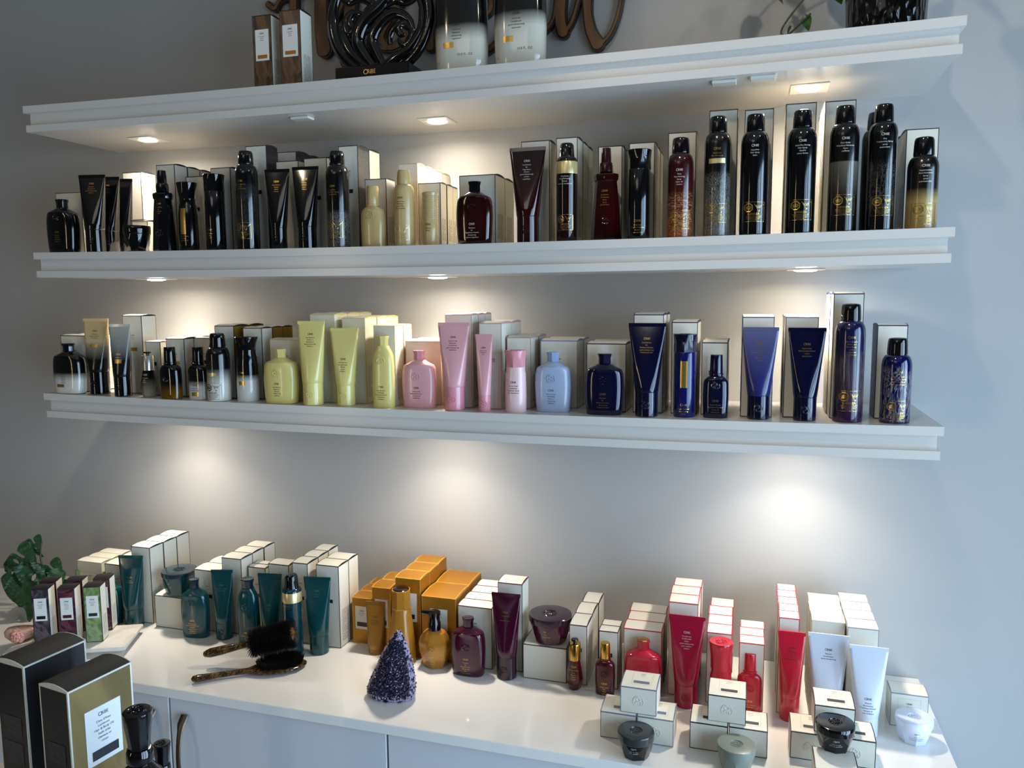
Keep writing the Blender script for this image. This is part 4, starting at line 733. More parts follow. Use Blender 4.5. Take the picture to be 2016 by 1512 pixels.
    (0.7682, -0.185, 0.9, 0, 0.0429, 0.0488, 0.1418, 2, 0.0012, 'gold', 'mid-height matte gold carton', 'and right of the gold hand cream tube', {'lt': ["Côte d'Azur"], 'cb': 'black', 'lab': 'solid'}),
    (0.8264, -0.191, 0.9, 0, 0.0568, 0.0502, 0.1711, 3, 0.0012, 'gold', 'tall matte gold carton', 'the tall gold bottle on the counter', {'lt': ["Côte d'Azur", 'Body'], 'cb': 'black', 'lab': 'solid'}),
    (0.8875, -0.1946, 0.9, 0, 0.0758, 0.0816, 0.139, 2, 0.0012, 'gold', 'wide matte gold carton', 'the gold pump bottle on the counter', {'lt': ["Côte d'Azur", 'Hand'], 'cb': 'black', 'lab': 'solid'}),
    (0.9689, -0.1981, 0.9, 0, 0.0735, 0.0381, 0.1285, 4, 0.0012, 'maroon', 'wide white carton with maroon edges', 'the maroon shampoo bottle on the counter', {'lt': ['Shampoo']}),
    (1.0536, -0.191, 0.9, 0, 0.0513, 0.048, 0.1832, 1, 0.0012, 'maroon', 'tall white carton with maroon edges', 'the maroon tube on the counter', {}),
    (1.2059, -0.2095, 0.9, 0, 0.0353, 0.0588, 0.1201, 3, 0.0012, 'maroon', 'slim white carton with maroon edges', 'the gold-collared serum bottle on the counter', {'lt': ['Power', 'Drops'], 'cb': 'maroon'}),
    (1.2641, -0.2092, 0.9, 0, 0.0375, 0.0278, 0.1146, 2, 0.0012, 'maroon', 'narrow white carton with maroon edges', 'the gold-capped oil bottle on the counter', {'lt': ['Bright']}),
    (1.3108, -0.2, 0.9, 0, 0.0725, 0.0436, 0.1214, 3, 0.0012, 'red', 'wide white carton with red edges', 'the red shampoo bottle on the counter', {}),
    (1.3956, -0.199, 0.9, 0, 0.0542, 0.0439, 0.1832, 3, 0.0012, 'red', 'tall white carton with red edges', 'the crimson tube on the counter', {}),
    (1.4668, -0.21, 0.9, 0, 0.0448, 0.043, 0.1365, 4, 0.0012, 'red', 'white carton with red edges', 'the red oval-capped bottle on the counter', {}),
    (1.525, -0.2167, 0.9, 0, 0.044, 0.0344, 0.1271, 3, 0.0012, 'red', 'short white carton with red edges', 'the red round-capped bottle on the counter', {}),
    (1.5925, -0.2122, 0.9, 0, 0.0349, 0.0339, 0.1805, 5, 0.0012, 'red', 'slim white carton with red edges', 'the slim bright red tube on the counter', {}),
    (1.6488, -0.205, 0.9, 0, 0.0547, 0.0444, 0.1793, 3, 0.0012, 'plain', 'plain cream carton', 'the left pearly white tube on the counter', {}),
    (1.7067, -0.215, 0.9, 0, 0.0507, 0.0414, 0.1772, 4, 0.0012, 'plain2', 'cream carton with grey edge', 'the right pearly white tube on the counter', {}),
    (1.7833, -0.2004, 0.9, 0, 0.0604, 0.0466, 0.0598, 1, 0.0012, 'plain2', 'squat white carton with front lettering', 'the white pomade jar on the counter', {'lt': ['Silverati', 'Illuminating Pomade'], 'lab': 'front'}),
    (1.2986, -0.379, 0.9, 0, 0.0615, 0.0613, 0.0457, 1, 0.0012, 'greyedge', 'small white carton with grey edges, bottom left of its stack', '', {'lt': ['Fiber', 'Groom'], 'lab': 'top'}),
    (1.3614, -0.3778, 0.9, 0, 0.0615, 0.0613, 0.0457, 1, 0.0012, 'greyedge', 'small white carton with grey edges, bottom right of its stack', '', {'lt': ['Fiber', 'Groom'], 'lab': 'top'}),
    (1.3319, -0.3724, 0.9472, 0, 0.0615, 0.0613, 0.0457, 1, 0.0012, 'greyedge', 'small white carton with grey edges, top of its stack', '', {'lt': ['Fiber', 'Groom'], 'lab': 'top'}),
    (1.4492, -0.3706, 0.9, 0, 0.0615, 0.0613, 0.0457, 1, 0.0012, 'black', 'small white carton with black edges, bottom left of the middle stack', '', {'lt': ['Rock Hard', 'Gel'], 'lab': 'top'}),
    (1.5123, -0.3682, 0.9, 0, 0.0615, 0.0613, 0.0457, 1, 0.0012, 'black', 'small white carton with black edges, bottom right of the middle stack', '', {'lt': ['Rock Hard', 'Gel'], 'lab': 'top'}),
    (1.4773, -0.3602, 0.9472, 0, 0.0615, 0.0613, 0.0457, 1, 0.0012, 'black', 'small white carton with black edges, top of the middle stack', '', {'lt': ['Rock Hard', 'Gel'], 'lab': 'top'}),
    (1.6099, -0.3537, 0.9, 0, 0.0615, 0.0613, 0.0457, 1, 0.0012, 'black', 'small white carton with black edges, bottom left of the right-hand stack', '', {'lt': ['Matte', 'Waves'], 'lab': 'top'}),
    (1.6777, -0.352, 0.9, 0, 0.0615, 0.0613, 0.0457, 1, 0.0012, 'black', 'small white carton with black edges, bottom right of the right-hand stack', '', {'lt': ['Matte', 'Waves'], 'lab': 'top'}),
    (1.6457, -0.3465, 0.9472, 0, 0.0615, 0.0613, 0.0457, 1, 0.0012, 'black', 'small white carton with black edges, top of the right-hand stack', '', {'lt': ['Matte', 'Waves'], 'lab': 'top'}),
    (1.6401, -0.452, 0.9, 0, 0.0615, 0.0613, 0.0457, 1, 0.0012, 'black', 'small white carton with black edges beneath the black jar', '', {'lt': [], 'lab': 'top'}),
    (0.2229, -0.2101, 0.9, 0, 0.078, 0.0738, 0.0748, 1, 0.0012, 'teal', 'squat white carton under the dark teal masque jar', '', {'lab': 'none'}),
    (1.112, -0.212, 0.9, 0, 0.0888, 0.0788, 0.0699, 1, 0.0012, 'maroon', 'squat white carton under the maroon masque jar', '', {'lab': 'none'}),
    (0.079, -0.405, 0.92, 24.9, 0.034, 0.0328, 0.1242, 1, 0.0012, 'plumdusk', 'perfume carton with dusky marbled print and black label bar, front left', '', {'lt': ['Desertland', 'eau de', 'parfum'], 'lab': 'perf'}),
    (0.1264, -0.383, 0.92, 24.9, 0.034, 0.0328, 0.1222, 1, 0.0012, 'plum', 'perfume carton with plum marbling, front middle, dark red label bar', '', {'lt': ['Valley of', 'Flowers', 'eau de', 'parfum'], 'lab': 'perf'}),
    (0.1729, -0.3605, 0.92, 24.9, 0.034, 0.0328, 0.1232, 1, 0.0012, 'greenmarble', 'green marbled perfume carton with dark green label bar', '', {'lt': ['Desertland', 'eau de', 'parfum'], 'lab': 'perf'}),
    (0.0438, -0.352, 0.92, 24.9, 0.034, 0.0328, 0.1183, 1, 0.0012, 'plum', 'plum perfume carton at the back left of the group', '', {'lt': ['Valley of', 'Flowers', 'eau de', 'parfum'], 'lab': 'perf'}),
    (0.0929, -0.329, 0.92, 24.9, 0.034, 0.0328, 0.1173, 1, 0.0012, 'plum', 'plum perfume carton at the back middle of the group', '', {'lt': ['Valley of', 'Flowers', 'eau de', 'parfum'], 'lab': 'perf'}),
    (0.1458, -0.306, 0.92, 24.9, 0.034, 0.0328, 0.1191, 1, 0.0012, 'plum', 'plum perfume carton at the back right of the group', '', {'lt': ['Valley of', 'Flowers', 'eau de', 'parfum'], 'lab': 'perf'}),
    (0.5509, -0.215, 2.071, 0, 0.0426, 0.0366, 0.1509, 1, 0.0012, 'brownmarble', 'brown marbled perfume carton with gold label bar, left one', '', {'lt': ["Côte d'Azur", 'eau de', 'parfum'], 'lab': 'perf'}),
    (0.6177, -0.222, 2.0707, 0, 0.0466, 0.0433, 0.1517, 1, 0.0012, 'brownmarble', 'brown marbled perfume carton with gold label bar, right one', '', {'lt': ["Côte d'Azur", 'eau de', 'parfum'], 'lab': 'perf'}),
]

for t in PRODUCTS: product(*t)
# ------------------------------------------------------------------ cartons
PAPER = '#ddd8c9'
EDGE = dict(black='#17161b', darkrededge='#2b0f14', paleedge='#b3a888', dark_pink='#332a2c', paleyellow='#c9b96c', palepink='#bd9a94', pinkface='#c99a94', blueedge='#6f86b3', navy='#131548', navy2='#3c3f70', navyside='#131548',
            greenedge='#9fa98a', teal='#0d2226', gold='#c99433', maroon='#4a0f20', red='#b3132b', plain='#c9c2ae', plain2='#8d8f95', greyedge='#6c7284', blackpat='#17161b', speckpat='#17161b', goldside='#17161b', goldrear='#17161b',
            plum='#1d0d14', plumdusk='#15101a', greenmarble='#141a16', brownmarble='#1d120c')
def paper(c='#ddd8c9', n='paper_'): return mat(n + c[1:], c, .48, bump=(500, .05))
def side_mat(style, i):
    if style == 'blackpat': return zfade('black_scale_print', .2, [(0, '#15161a'), (1, '#15161a')], .35, ('#4a4a48', 0, 1, (160, 160, 160), 2., .45))
    if style == 'speckpat': return zfade('grey_speckle_print', .2, [(0, '#2c2b2a'), (1, '#2c2b2a')], .4, ('#8a8880', 0, 1, (700, 700, 700), 0., .45)) if i == 0 else paper()
    if style == 'goldside' or (style == 'goldrear' and i > 0): return mat('gold_card', '#a07d28', .35, metal=.55)
    if style == 'navyside': return paper('#20234f')
    if style == 'pinkface': return paper('#e2bfb0')
    return None
def face_mat(style):
    if style == 'gold': return mat('gold_carton_card', '#a9731b', .38, metal=.5, bump=(300, .05))
    if style == 'plum': return marble('plum_marble', ['#2a1118', '#4a2430', '#6b3f49', '#2f141c', '#8a6a66'], 20, 2.2, .25)
    if style == 'plumdusk': return marble('dusk_marble', ['#241a26', '#3d3340', '#6a5a5a', '#2a1f2a', '#57505a'], 14, 1.8, .25)
    if style == 'greenmarble': return marble('green_marble', ['#4d6a33', '#6f8a4f', '#93a57c', '#5a7640', '#7d9460'], 14, 2., .25)
    if style == 'brownmarble': return marble('brown_marble', ['#1c120c', '#3a2416', '#6a4a30', '#2a190f', '#573a24'], 14, 2., .3, (1, 1, .45))
    if style in ('paleyellow', 'greenedge'): return paper('#d9d4bd')
    return paper()
def frame_face(quad, b, V, Fc, M, mi, me_):
    """one box face: four border strips and an inner panel. quad: 4 corners"""
    P = [Vector(p) for p in quad]; n = len(V); u = (P[1]-P[0]).normalized(); v = (P[3]-P[0]).normalized()
    In = [P[0]+u*b+v*b, P[1]-u*b+v*b, P[2]-u*b-v*b, P[3]+u*b-v*b]
    V += P + In
    for k in range(4):
        j = (k+1) % 4; Fc.append((n+k, n+j, n+4+j, n+4+k)); M.append(me_)
    Fc.append((n+4, n+5, n+6, n+7)); M.append(mi)
CM = {}
def carton_meshes(w, d, h, style, i):
    key = (w, d, h, style, i > 0)
    if key in CM: return CM[key]
    b = .0012 if style not in ('plain', 'paleyellow', 'greenedge') else .0007
    V, Fc, M = [], [], []
    frame_face([(0, 0, 0), (w, 0, 0), (w, 0, h), (0, 0, h)], b, V, Fc, M, 0, 1)
    frame_face([(w, 0, 0), (w, d, 0), (w, d, h), (w, 0, h)], b, V, Fc, M, 2, 1)
    frame_face([(w, d, 0), (0, d, 0), (0, d, h), (w, d, h)], b, V, Fc, M, 0, 1)
    frame_face([(0, d, 0), (0, 0, 0), (0, 0, h), (0, d, h)], b, V, Fc, M, 2, 1)
    n = len(V); V += [(0, 0, 0), (w, 0, 0), (w, d, 0), (0, d, 0), (0, 0, h), (w, 0, h), (w, d, h), (0, d, h)]
    Fc += [(n+3, n+2, n+1, n), (n+4, n+5, n+6, n+7)]; M += [0, 0]
    body = pyd(V, Fc); body.polygons.foreach_set('material_index', M)
    fm = face_mat(style); em = paper(EDGE[style], 'edge_'); sm = side_mat(style, i) or (paper() if style in ('plum', 'plumdusk', 'greenmarble', 'brownmarble') else fm)
    for m in (fm, em, sm): body.materials.append(m)
    # closing flap: bows up a little from front to back
    V, Fc, M = [], [], []; N = 8; bow = min(.0032, d*.055); e = .0003
    ys = [0, b] + [b+(d-2*b)*k/(N-2) for k in range(1, N-1)] + [d]
    zs = [h + .0004 + bow*(1-(2*y/d-1)**2) for y in ys]
    xs = [-e, b, w-b, w+e]
    for y, z in zip(ys, zs):
        for x in xs: V.append((x, y-e if y == 0 else (y+e if y == d else y), z))
        V.append((-e, y, h-.0002)); V.append((w+e, y, h-.0002))
    for k in range(len(ys)-1):
        a, c = 6*k, 6*k+6; edge = (k == 0 or k == len(ys)-2)
        for s in range(3): Fc.append((a+s, a+s+1, c+s+1, c+s)); M.append(1 if edge or s != 1 else 0)
        Fc.append((a+4, a, c, c+4)); M.append(1); Fc.append((a+3, a+5, c+5, c+3)); M.append(1)
    L = 6*(len(ys)-1)
    n = len(V); V += [(-e, -e, h-.0002), (w+e, -e, h-.0002), (w+e, d+e, h-.0002), (-e, d+e, h-.0002)]
    Fc += [(n, n+1, 3, 2, 1, 0), (n+2, n+3, L, L+1, L+2, L+3), (n+3, n+2, n+1, n)]; M += [1, 1, 0]
    flap = pyd(V, Fc); flap.polygons.foreach_set('material_index', M)
    tm = fm if style == 'gold' else (mat('dark_marble_top', '#1d1216', .3) if style in ('plum', 'plumdusk', 'greenmarble', 'brownmarble') else paper('#e6e1d2' if style != 'gold' else '#b07a20'))
    for m in (tm, em): flap.materials.append(m)
    CM[key] = (body, flap); return CM[key]
def flat(d2, y=-.0003): return [(x, y, z) for x, z in d2[0]], d2[1]
ORD = ['front', 'second', 'third', 'fourth', 'fifth', 'sixth']
EW = dict(black='black-edged', darkrededge='dark-red-edged', paleedge='cream-edged', dark_pink='pinkish', paleyellow='yellow-edged', palepink='pink-edged', pinkface='pink-sided', blueedge='blue-edged', navy='navy-edged', navy2='faintly edged', navyside='navy-sided',
          greenedge='green-edged', teal='teal-edged', gold='matte gold', maroon='maroon-edged', red='red-edged', plain='plain cream', plain2='grey-edged', greyedge='grey-edged', blackpat='pattern-sided', speckpat='speckled', goldside='gold-sided', goldrear='gold-sided')
def carton(x, y, z, rz, w, d, h, n, gap, style, desc, where, o):
    r = math.radians(rz)
    for i in range(n):
        j = random.Random(int(x*1e4)+i)
        dx = (j.random()-.5)*.0024 if i else 0; dy = i*(d+gap)
        body, flap = carton_meshes(w, d, h, style, i)
        root = bpy.data.objects.new('carton', body); COL.objects.link(root)
        root.location = (x + dx*math.cos(r) - dy*math.sin(r), y + dx*math.sin(r) + dy*math.cos(r), z + .0004); root.rotation_euler = (0, 0, r + ((j.random()-.5)*.012 if i else 0))
        if not where: lab = desc
        elif n == 1: lab = '%s, behind %s' % (desc, where)
        elif i == 0: lab = '%s, first behind %s' % (desc, where)
        else: lab = '%s %s carton back, in the row behind %s' % (ORD[i], EW[style], where)
        if len(lab.split()) > 16: lab = lab.replace(' in the row behind', ' behind').replace(' with thin black edges', '').replace(' with teal-black edges', '').replace(' with dark red edges', '')
        if len(lab.split()) > 16: lab = lab.replace(' first behind', ' behind').replace(' with maroon edges', '').replace(' with navy edges', '').replace(' with visible left side', '').replace(' with printed side', '').replace('tall white carton framed in black', 'black-framed carton').replace(', behind', ' behind').replace(' on the middle shelf', '')
        if len(lab.split()) > 16: print('LONG LABEL', len(lab.split()), lab)
        tag(root, lab, 'carton', o.get('grp') or ({'gold': 'gold cartons'}.get(style, 'product cartons')))
        f = bpy.data.objects.new('top_flap', flap); link(f, root)
        # fine print on the side that shows
        if style not in ('blackpat', 'speckpat') and d > .02 and o.get('lab') not in ('top', 'none') and style != 'navyside' and not (style == 'goldside') and not (style == 'goldrear' and i):
            key = ('fp', w, d, h, style, x+w < 1.5)
            if key not in CM:
                bg, ink = ('#a9731b', '#3d2a0c') if style == 'gold' else (PAPER, '#8f8b80')
                m = fineprint('small_print_' + ('gold' if style == 'gold' else 'paper'), bg, ink)
                zt = h*.46 if h > .09 else h*.3
                xx = w+.00025 if x+w < 1.5 else -.00025
                me = pyd([(xx, d*.2, .012), (xx, d*.8, .012), (xx, d*.8, zt), (xx, d*.2, zt)], [(0, 1, 2, 3)]); me.materials.append(m); CM[key] = me
            link(bpy.data.objects.new('side_print', CM[key]), root)
        if i: continue
        L = o.get('lab', 'emb'); lt = o.get('lt'); cb = o.get('cb')
        em = paper(EDGE[style], 'edge_')
        if L == 'emb' and lt is not None or L == 'front':
            cx = w*.5; pw = min(w*.58, .040); zt = h*.80; ph = h*.27
            if L == 'front': zt = h*.86; ph = h*.60; pw = w*.6
            mobj('label_outline', pyd(*flat(strip2d([(cx-pw/2, zt), (cx+pw/2, zt), (cx+pw/2, zt-ph), (cx-pw/2, zt-ph)], .0004))), root, [mat('emboss_line', '#b5b0a3', .5)])
            d2 = shift(block2d(lt, .0026, maxw=pw*.46), cx, zt-.007)
            mobj('lettering', pyd(*flat(d2)), root, [INK['dark']])
            if L != 'front':
                bc = {'goldbar': mat('gold_bar', '#b8962f', .35, metal=.5), 'yellowbar': paper('#dcd68e')}.get(cb, em)
                mobj('colour_bar', pyd(*flat(rect2d(cx-pw*.36, cx+pw*.36, zt-ph+.003, zt-ph+.011, 1))), root, [bc])
        elif L == 'solid':
            cx = w*.5; pw = w*.70 if w < .06 else w*.5; zt = h*.82; ph = min(h*.5, .062)
            mobj('label_panel', pyd(*boxdata(cx-pw/2, cx+pw/2, -.0005, .0002, zt-ph, zt)), root, [paper()])
            mobj('lettering', pyd(*flat(shift(block2d(lt, .0030, maxw=pw*.3), cx, zt-.008), -.0008)), root, [INK['dark']])
            mobj('colour_bar', pyd(*flat(rect2d(cx-pw*.38, cx+pw*.38, zt-ph+.006, zt-ph+.016, 1), -.0008)), root, [paper('#17161b', 'edge_')])
        elif L == 'perf':
            big = w > .038; cx = w*.5; pw = w*.72; zt = h*(.84 if not big else .82); ph = h*.40
            mobj('label_panel', pyd(*boxdata(cx-pw/2, cx+pw/2, -.0005, .0002, zt-ph, zt)), root, [paper('#e9e7df')])
            mobj('lettering', pyd(*flat(shift(block2d(lt, .0028, maxw=pw*.34), cx, zt-.006), -.0008)), root, [INK['dark']])
            bc = {'brownmarble': mat('copper_bar', '#a9702f', .4, metal=.5), 'plum': paper('#571226'), 'plumdusk': paper('#111115'), 'greenmarble': paper('#12302a')}[style]
            mobj('colour_bar', pyd(*flat(rect2d(cx-pw*.36, cx+pw*.36, zt-ph+.004, zt-ph+.011, 1), -.0008)), root, [bc])
        elif L == 'top' and lt:
            bow = min(.0032, d*.055)
            def top(d2):   # x, depth -> lies on the bowed flap
                return [(x, yv, h + .0007 + bow*(1-(2*yv/d-1)**2)) for x, yv in d2[0]], d2[1]
            cx = w*.55
            mobj('label_outline', pyd(*top(strip2d(subd([(cx-w*.27, d*.16), (cx+w*.27, d*.16), (cx+w*.27, d*.86), (cx-w*.27, d*.86)], 6), .0004))), root, [mat('emboss_line', '#b5b0a3', .5)])
            mobj('colour_bar', pyd(*top(rect2d(cx-w*.22, cx+w*.22, d*.22, d*.34, 2, 3))), root, [em if style != 'black' else paper('#2b2b2e')])
            mobj('lettering', pyd(*top(shift(block2d(lt, .0026, maxw=w*.17), cx, d*.80))), root, [INK['dark']])
        if o.get('lab') == 'top':
            bv = BVHTree.FromPolygons([Vector(p) for p in boxdata(0, w, 0, d, 0, h)[0]], boxdata(0, w, 0, d, 0, h)[1])
            V, Fc = crest_on(bv, w*.5, h*.5, .0095, .0005); mobj('embossed_crest', pyd(V, Fc), root, [face_mat(style)], smooth=60)
for c in CARTONS: carton(*c)
# ------------------------------------------------------------------ black ornamental crest standing on the top shelf
def spiral(cx, cz, r0, r1, a0, a1, n=22, y=0):
    return [(cx+(r0+(r1-r0)*i/n)*math.cos(math.radians(a0+(a1-a0)*i/n)), y, cz+(r0+(r1-r0)*i/n)*math.sin(math.radians(a0+(a1-a0)*i/n))) for i in range(n+1)]
def taper(n, a, b, c=None):
    return [a+(b-a)*math.sin(math.pi*i/n) if c is None else a*(1-i/n)+c*(i/n)+(b)*math.sin(math.pi*i/n) for i in range(n+1)]
zt1 = SHZ[0]+sagz(.81)
st = empty('crest_ornament', (0.8225, -.190, zt1+.0004)); tag(st, 'glossy black openwork crest ornament on a plinth, on the top shelf', 'ornament')
blk = cmat('black')
mobj('plinth', bevel_box(-0.0776, 0.0776, -.045, .035, 0, .030, .0015, 1), st, [blk], smooth=30)
bv = bvh_of(boxdata(-0.0776, 0.0776, -.045, .035, 0, .030)); V, Fc = lay_on(bv, shift(logo2d(.0115), -.004, .0135)); mobj('lettering', pyd(V, Fc), st, [INK['gold']])
Rr = .104; cz = .030+.098
for nm, pts, ra in (('ring_strand', spiral(0, cz, Rr, Rr, -100, 130, 44), taper(44, .007, .006, .004)), ('ring_strand', spiral(0, cz, Rr, Rr, 260, 115, 30), taper(30, .007, .007, .004)),
                    ('ring_strand', spiral(0, cz, Rr*.93, Rr*.80, -80, 60, 30), taper(30, .003, .004, .002))):
    mobj(nm, pyd(*sweep(pts, ra, 10, flat=(1, .75))), st, [blk], smooth=60)
swirls = [  # flowing strands and curls: (points, start radius, bulge, end radius)
    ([(-.01, 0, .03), (-.035, 0, .06), (-.05, 0, .09), (-.035, 0, .125), (.0, 0, .15), (.03, 0, .185), (.02, 0, .22)], .008, .008, .004),
    ([(.01, 0, .03), (-.008, 0, .06), (-.018, 0, .09), (.0, 0, .12), (.03, 0, .135), (.06, 0, .12), (.07, 0, .09)], .007, .006, .004),
    ([(.0, 0, .03), (.03, 0, .05), (.06, 0, .065), (.085, 0, .10), (.085, 0, .14)], .008, .005, .003),
    ([(-.005, 0, .03), (-.04, 0, .045), (-.07, 0, .075), (-.085, 0, .115), (-.06, 0, .10)], .007, .006, .003),
    ([(-.02, 0, .10), (-.045, 0, .115), (-.07, 0, .105), (-.075, 0, .13), (-.06, 0, .145), (-.045, 0, .13), (-.052, 0, .12)], .006, .003, .002),
    ([(-.02, 0, .12), (-.03, 0, .14), (-.015, 0, .155), (-.04, 0, .17), (-.07, 0, .165), (-.08, 0, .185), (-.06, 0, .20)], .006, .004, .002),
    ([(.005, 0, .15), (.03, 0, .16), (.055, 0, .155), (.075, 0, .165), (.08, 0, .19), (.055, 0, .21)], .007, .005, .002)]
def smooth_path(p, m=6):
    out = []; P = [Vector(q) for q in p]
    for k in range(len(P)-1):
        a, b, c, d = P[max(k-1, 0)], P[k], P[k+1], P[min(k+2, len(P)-1)]
        for i in range(m):
            t = i/m; out.append(.5*((2*b)+(c-a)*t+(2*a-5*b+4*c-d)*t*t+(3*b-a-3*c+d)*t**3))
    out.append(P[-1]); return out
for p, a, b, c in swirls:
    q = smooth_path(p); n = len(q)-1
    mobj('strand', pyd(*sweep(q, [max(.002, v*1.12) for v in taper(n, a, b, c)], 10, flat=(1, .7))), st, [blk], smooth=60)
for cx, czz, r, a0, a1 in ((.048, .088, .030, 200, -200), (-.052, .125, .020, 20, 420), (.045, .185, .024, -60, 300), (.075, .062, .014, 90, 430), (.05, .10, .018, 30, 300)):
    q = spiral(cx, czz, r, r*.25, a0, a1, 26); mobj('curl', pyd(*sweep(q, taper(26, .0055, .004, .0025), 8, flat=(1, .7))), st, [blk], smooth=60)
mobj('stem', pyd(*sweep([(0, 0, .026), (0, 0, .034), (.002, 0, .048)], [.034, .026, .012], 16, flat=(1, .35))), st, [blk], smooth=60)

# ------------------------------------------------------------------ carved wooden script sign on the wall
sg = empty('script_sign', (.60, -.003, 2.14)); tag(sg, 'large brown wooden script lettering fixed to the wall behind the top shelf', 'wall sign')
wood = marble('stained_wood', ['#3a2415', '#5a3a21', '#7c532f', '#4a2f1b'], 9, 2.5, .4, (1, 1, .35)); rimw = mat('dark_wood_rim', '#2a1a12', .4)
STROKES = [([(-0.1402, 0.1821), (-0.1234, 0.1715), (-0.1069, 0.1873), (-0.0441, 0.1956), (0.0193, 0.1843), (0.0881, 0.1894), (0.1319, 0.2243)], (0.0092, 0.0161)), ([(-0.0688, 0.3127), (-0.0738, 0.2271), (-0.0749, 0.1707), (-0.0789, 0.1075)], (0.0219, 0.0219)), ([(0.0118, 0.3235), (-0.0022, 0.2189), (-0.0055, 0.133), (-0.0014, 0.0717)], (0.0345, 0.0391)), ([(0.0027, 0.0778), (0.0195, 0.1196), (0.0407, 0.1498), (0.0695, 0.1894)], (0.0115, 0.0161)), ([(0.0845, 0.272), (0.0688, 0.1681), (0.0589, 0.0942), (0.0547, 0.0426)], (0.0299, 0.0368)), ([(0.0544, 0.0351), (0.0927, 0.0587), (0.1289, 0.1193), (0.1669, 0.1784)], (0.0115, 0.0138)), ([(0.2026, 0.1744), (0.1656, 0.1261), (0.1402, 0.0863), (0.1542, 0.0615), (0.1821, 0.0664), (0.2007, 0.0909)], (0.0184, 0.023)), ([(0.1222, 0.0987), (0.1299, 0.0659), (0.1516, 0.0575)], (0.0138, 0.0138)), ([(0.2633, 0.2699), (0.2567, 0.1684), (0.2555, 0.1064), (0.2544, 0.0522)], (0.0207, 0.023)), ([(0.2605, 0.1266), (0.2962, 0.1742), (0.3532, 0.1778), (0.3887, 0.1434), (0.3906, 0.1129), (0.3634, 0.0954), (0.3516, 0.0555), (0.3683, 0.0293), (0.4023, 0.0456), (0.4359, 0.088)], (0.0138, 0.0161)), ([(0.4958, 0.0518), (0.5227, 0.0741), (0.5323, 0.1078), (0.5366, 0.1957)], (0.0115, 0.0115)), ([(0.5513, 0.2134), (0.5429, 0.1166), (0.5419, 0.0771), (0.5472, 0.0548)], (0.0253, 0.0276)), ([(0.5493, 0.0516), (0.5662, 0.0747), (0.5808, 0.1222), (0.5869, 0.1702)], (0.0115, 0.0138)), ([(0.6095, 0.1964), (0.5974, 0.1204), (0.6019, 0.0612), (0.6187, 0.0252)], (0.0207, 0.0299)), ([(0.6187, 0.0183), (0.6433, 0.0395), (0.6594, 0.0749), (0.6691, 0.1221), (0.6827, 0.1779)], (0.0103, 0.0126))]
for sk, (pts, ws) in enumerate(STROKES):
    q = smooth_path([(x, 0, z) for x, z in pts], 8); n = len(q)-1
    rad = [ws[0]*(1-min(1, abs(2*i/n-1)))+ws[1]*abs(2*i/n-1) if len(ws) == 2 else ws[0] for i in range(n+1)]
    rad = [.5*ww for ww in rad]
    # back board (dark rim) and raised face, both real thickness
    def ribbon(rr, y0, y1):
        Q, R2 = list(q), list(rr)
        for end in (0, 1):
            p0, p1 = (Q[0], Q[1]) if end == 0 else (Q[-1], Q[-2]); t = (p0-p1).normalized(); r0 = R2[0] if end == 0 else R2[-1]
            ex = [(p0+t*r0*math.sin(a), r0*max(.04, math.cos(a))) for a in [math.pi/2*k/6 for k in range(1, 7)]]
            for pp, r_ in ex:
                if end == 0: Q.insert(0, pp); R2.insert(0, r_)
                else: Q.append(pp); R2.append(r_)
        V, Fc = [], []; m = len(Q)-1
        for i, p in enumerate(Q):
            a = Q[max(i-1, 0)]; b = Q[min(i+1, m)]; t = (b-a).normalized(); nn = Vector((-t.z, 0, t.x))*R2[i]
            for sg_, y in ((1, y0), (1, y1), (-1, y1), (-1, y0)): V.append((p.x+nn.x*sg_, y, p.z+nn.z*sg_))
        for i in range(m):
            for k in range(4):
                j = (k+1) % 4; Fc.append((4*i+k, 4*i+j, 4*i+4+j, 4*i+4+k))
        Fc += [(3, 2, 1, 0), (4*m, 4*m+1, 4*m+2, 4*m+3)]
        return V, Fc
    so = mobj('letter_stroke', fixn(pyd(*ribbon(rad, -.012-.0004*(sk % 4), 0))), sg, [rimw])
    mobj('raised_face', fixn(pyd(*ribbon([max(.002, r_-.0035) for r_ in rad], -.0150-.0006*(sk % 4), -.0122-.0004*(sk % 4)))), so, [wood])

# ------------------------------------------------------------------ plant pot with trailing vine, top shelf right
pz = SHZ[0]+sagz(1.734)
pot = empty('potted_vine', (1.734, -.140, pz+.0004)); tag(pot, 'black embossed ceramic pot with a trailing green vine, right end of top shelf', 'plant')
pm = mat('black_ceramic', '#060607', .12, coat=.4)
nt = pm.node_tree; vo = nt.nodes.new('ShaderNodeTexVoronoi'); vo.inputs['Scale'].default_value = 1; mp = nt.nodes.new('ShaderNodeMapping'); mp.inputs['Scale'].default_value = (110, 110, 45); tc = nt.nodes.new('ShaderNodeTexCoord')
nt.links.new(tc.outputs['Object'], mp.inputs[0]); nt.links.new(mp.outputs[0], vo.inputs['Vector']); bp = nt.nodes.new('ShaderNodeBump'); bp.inputs['Distance'].default_value = .004; bp.inputs['Strength'].default_value = .9
nt.links.new(vo.outputs['Distance'], bp.inputs['Height']); nt.links.new(bp.outputs[0], nt.nodes['Principled BSDF'].inputs['Normal'])
mobj('pot', pyd(*lathe([(.056, 0), (.060, .001), (.062, .012), (.0635, .06), (.065, .12), (.066, .135), (.061, .135), (.058, .12), (.05, .118)], 48)), pot, [pm], smooth=40)
leafg = marble('vine_leaf_green', ['#1d3a16', '#2c5a20', '#3f7430'], 20, 1, .35); stemg = mat('vine_stem', '#2f3a1c', .5)
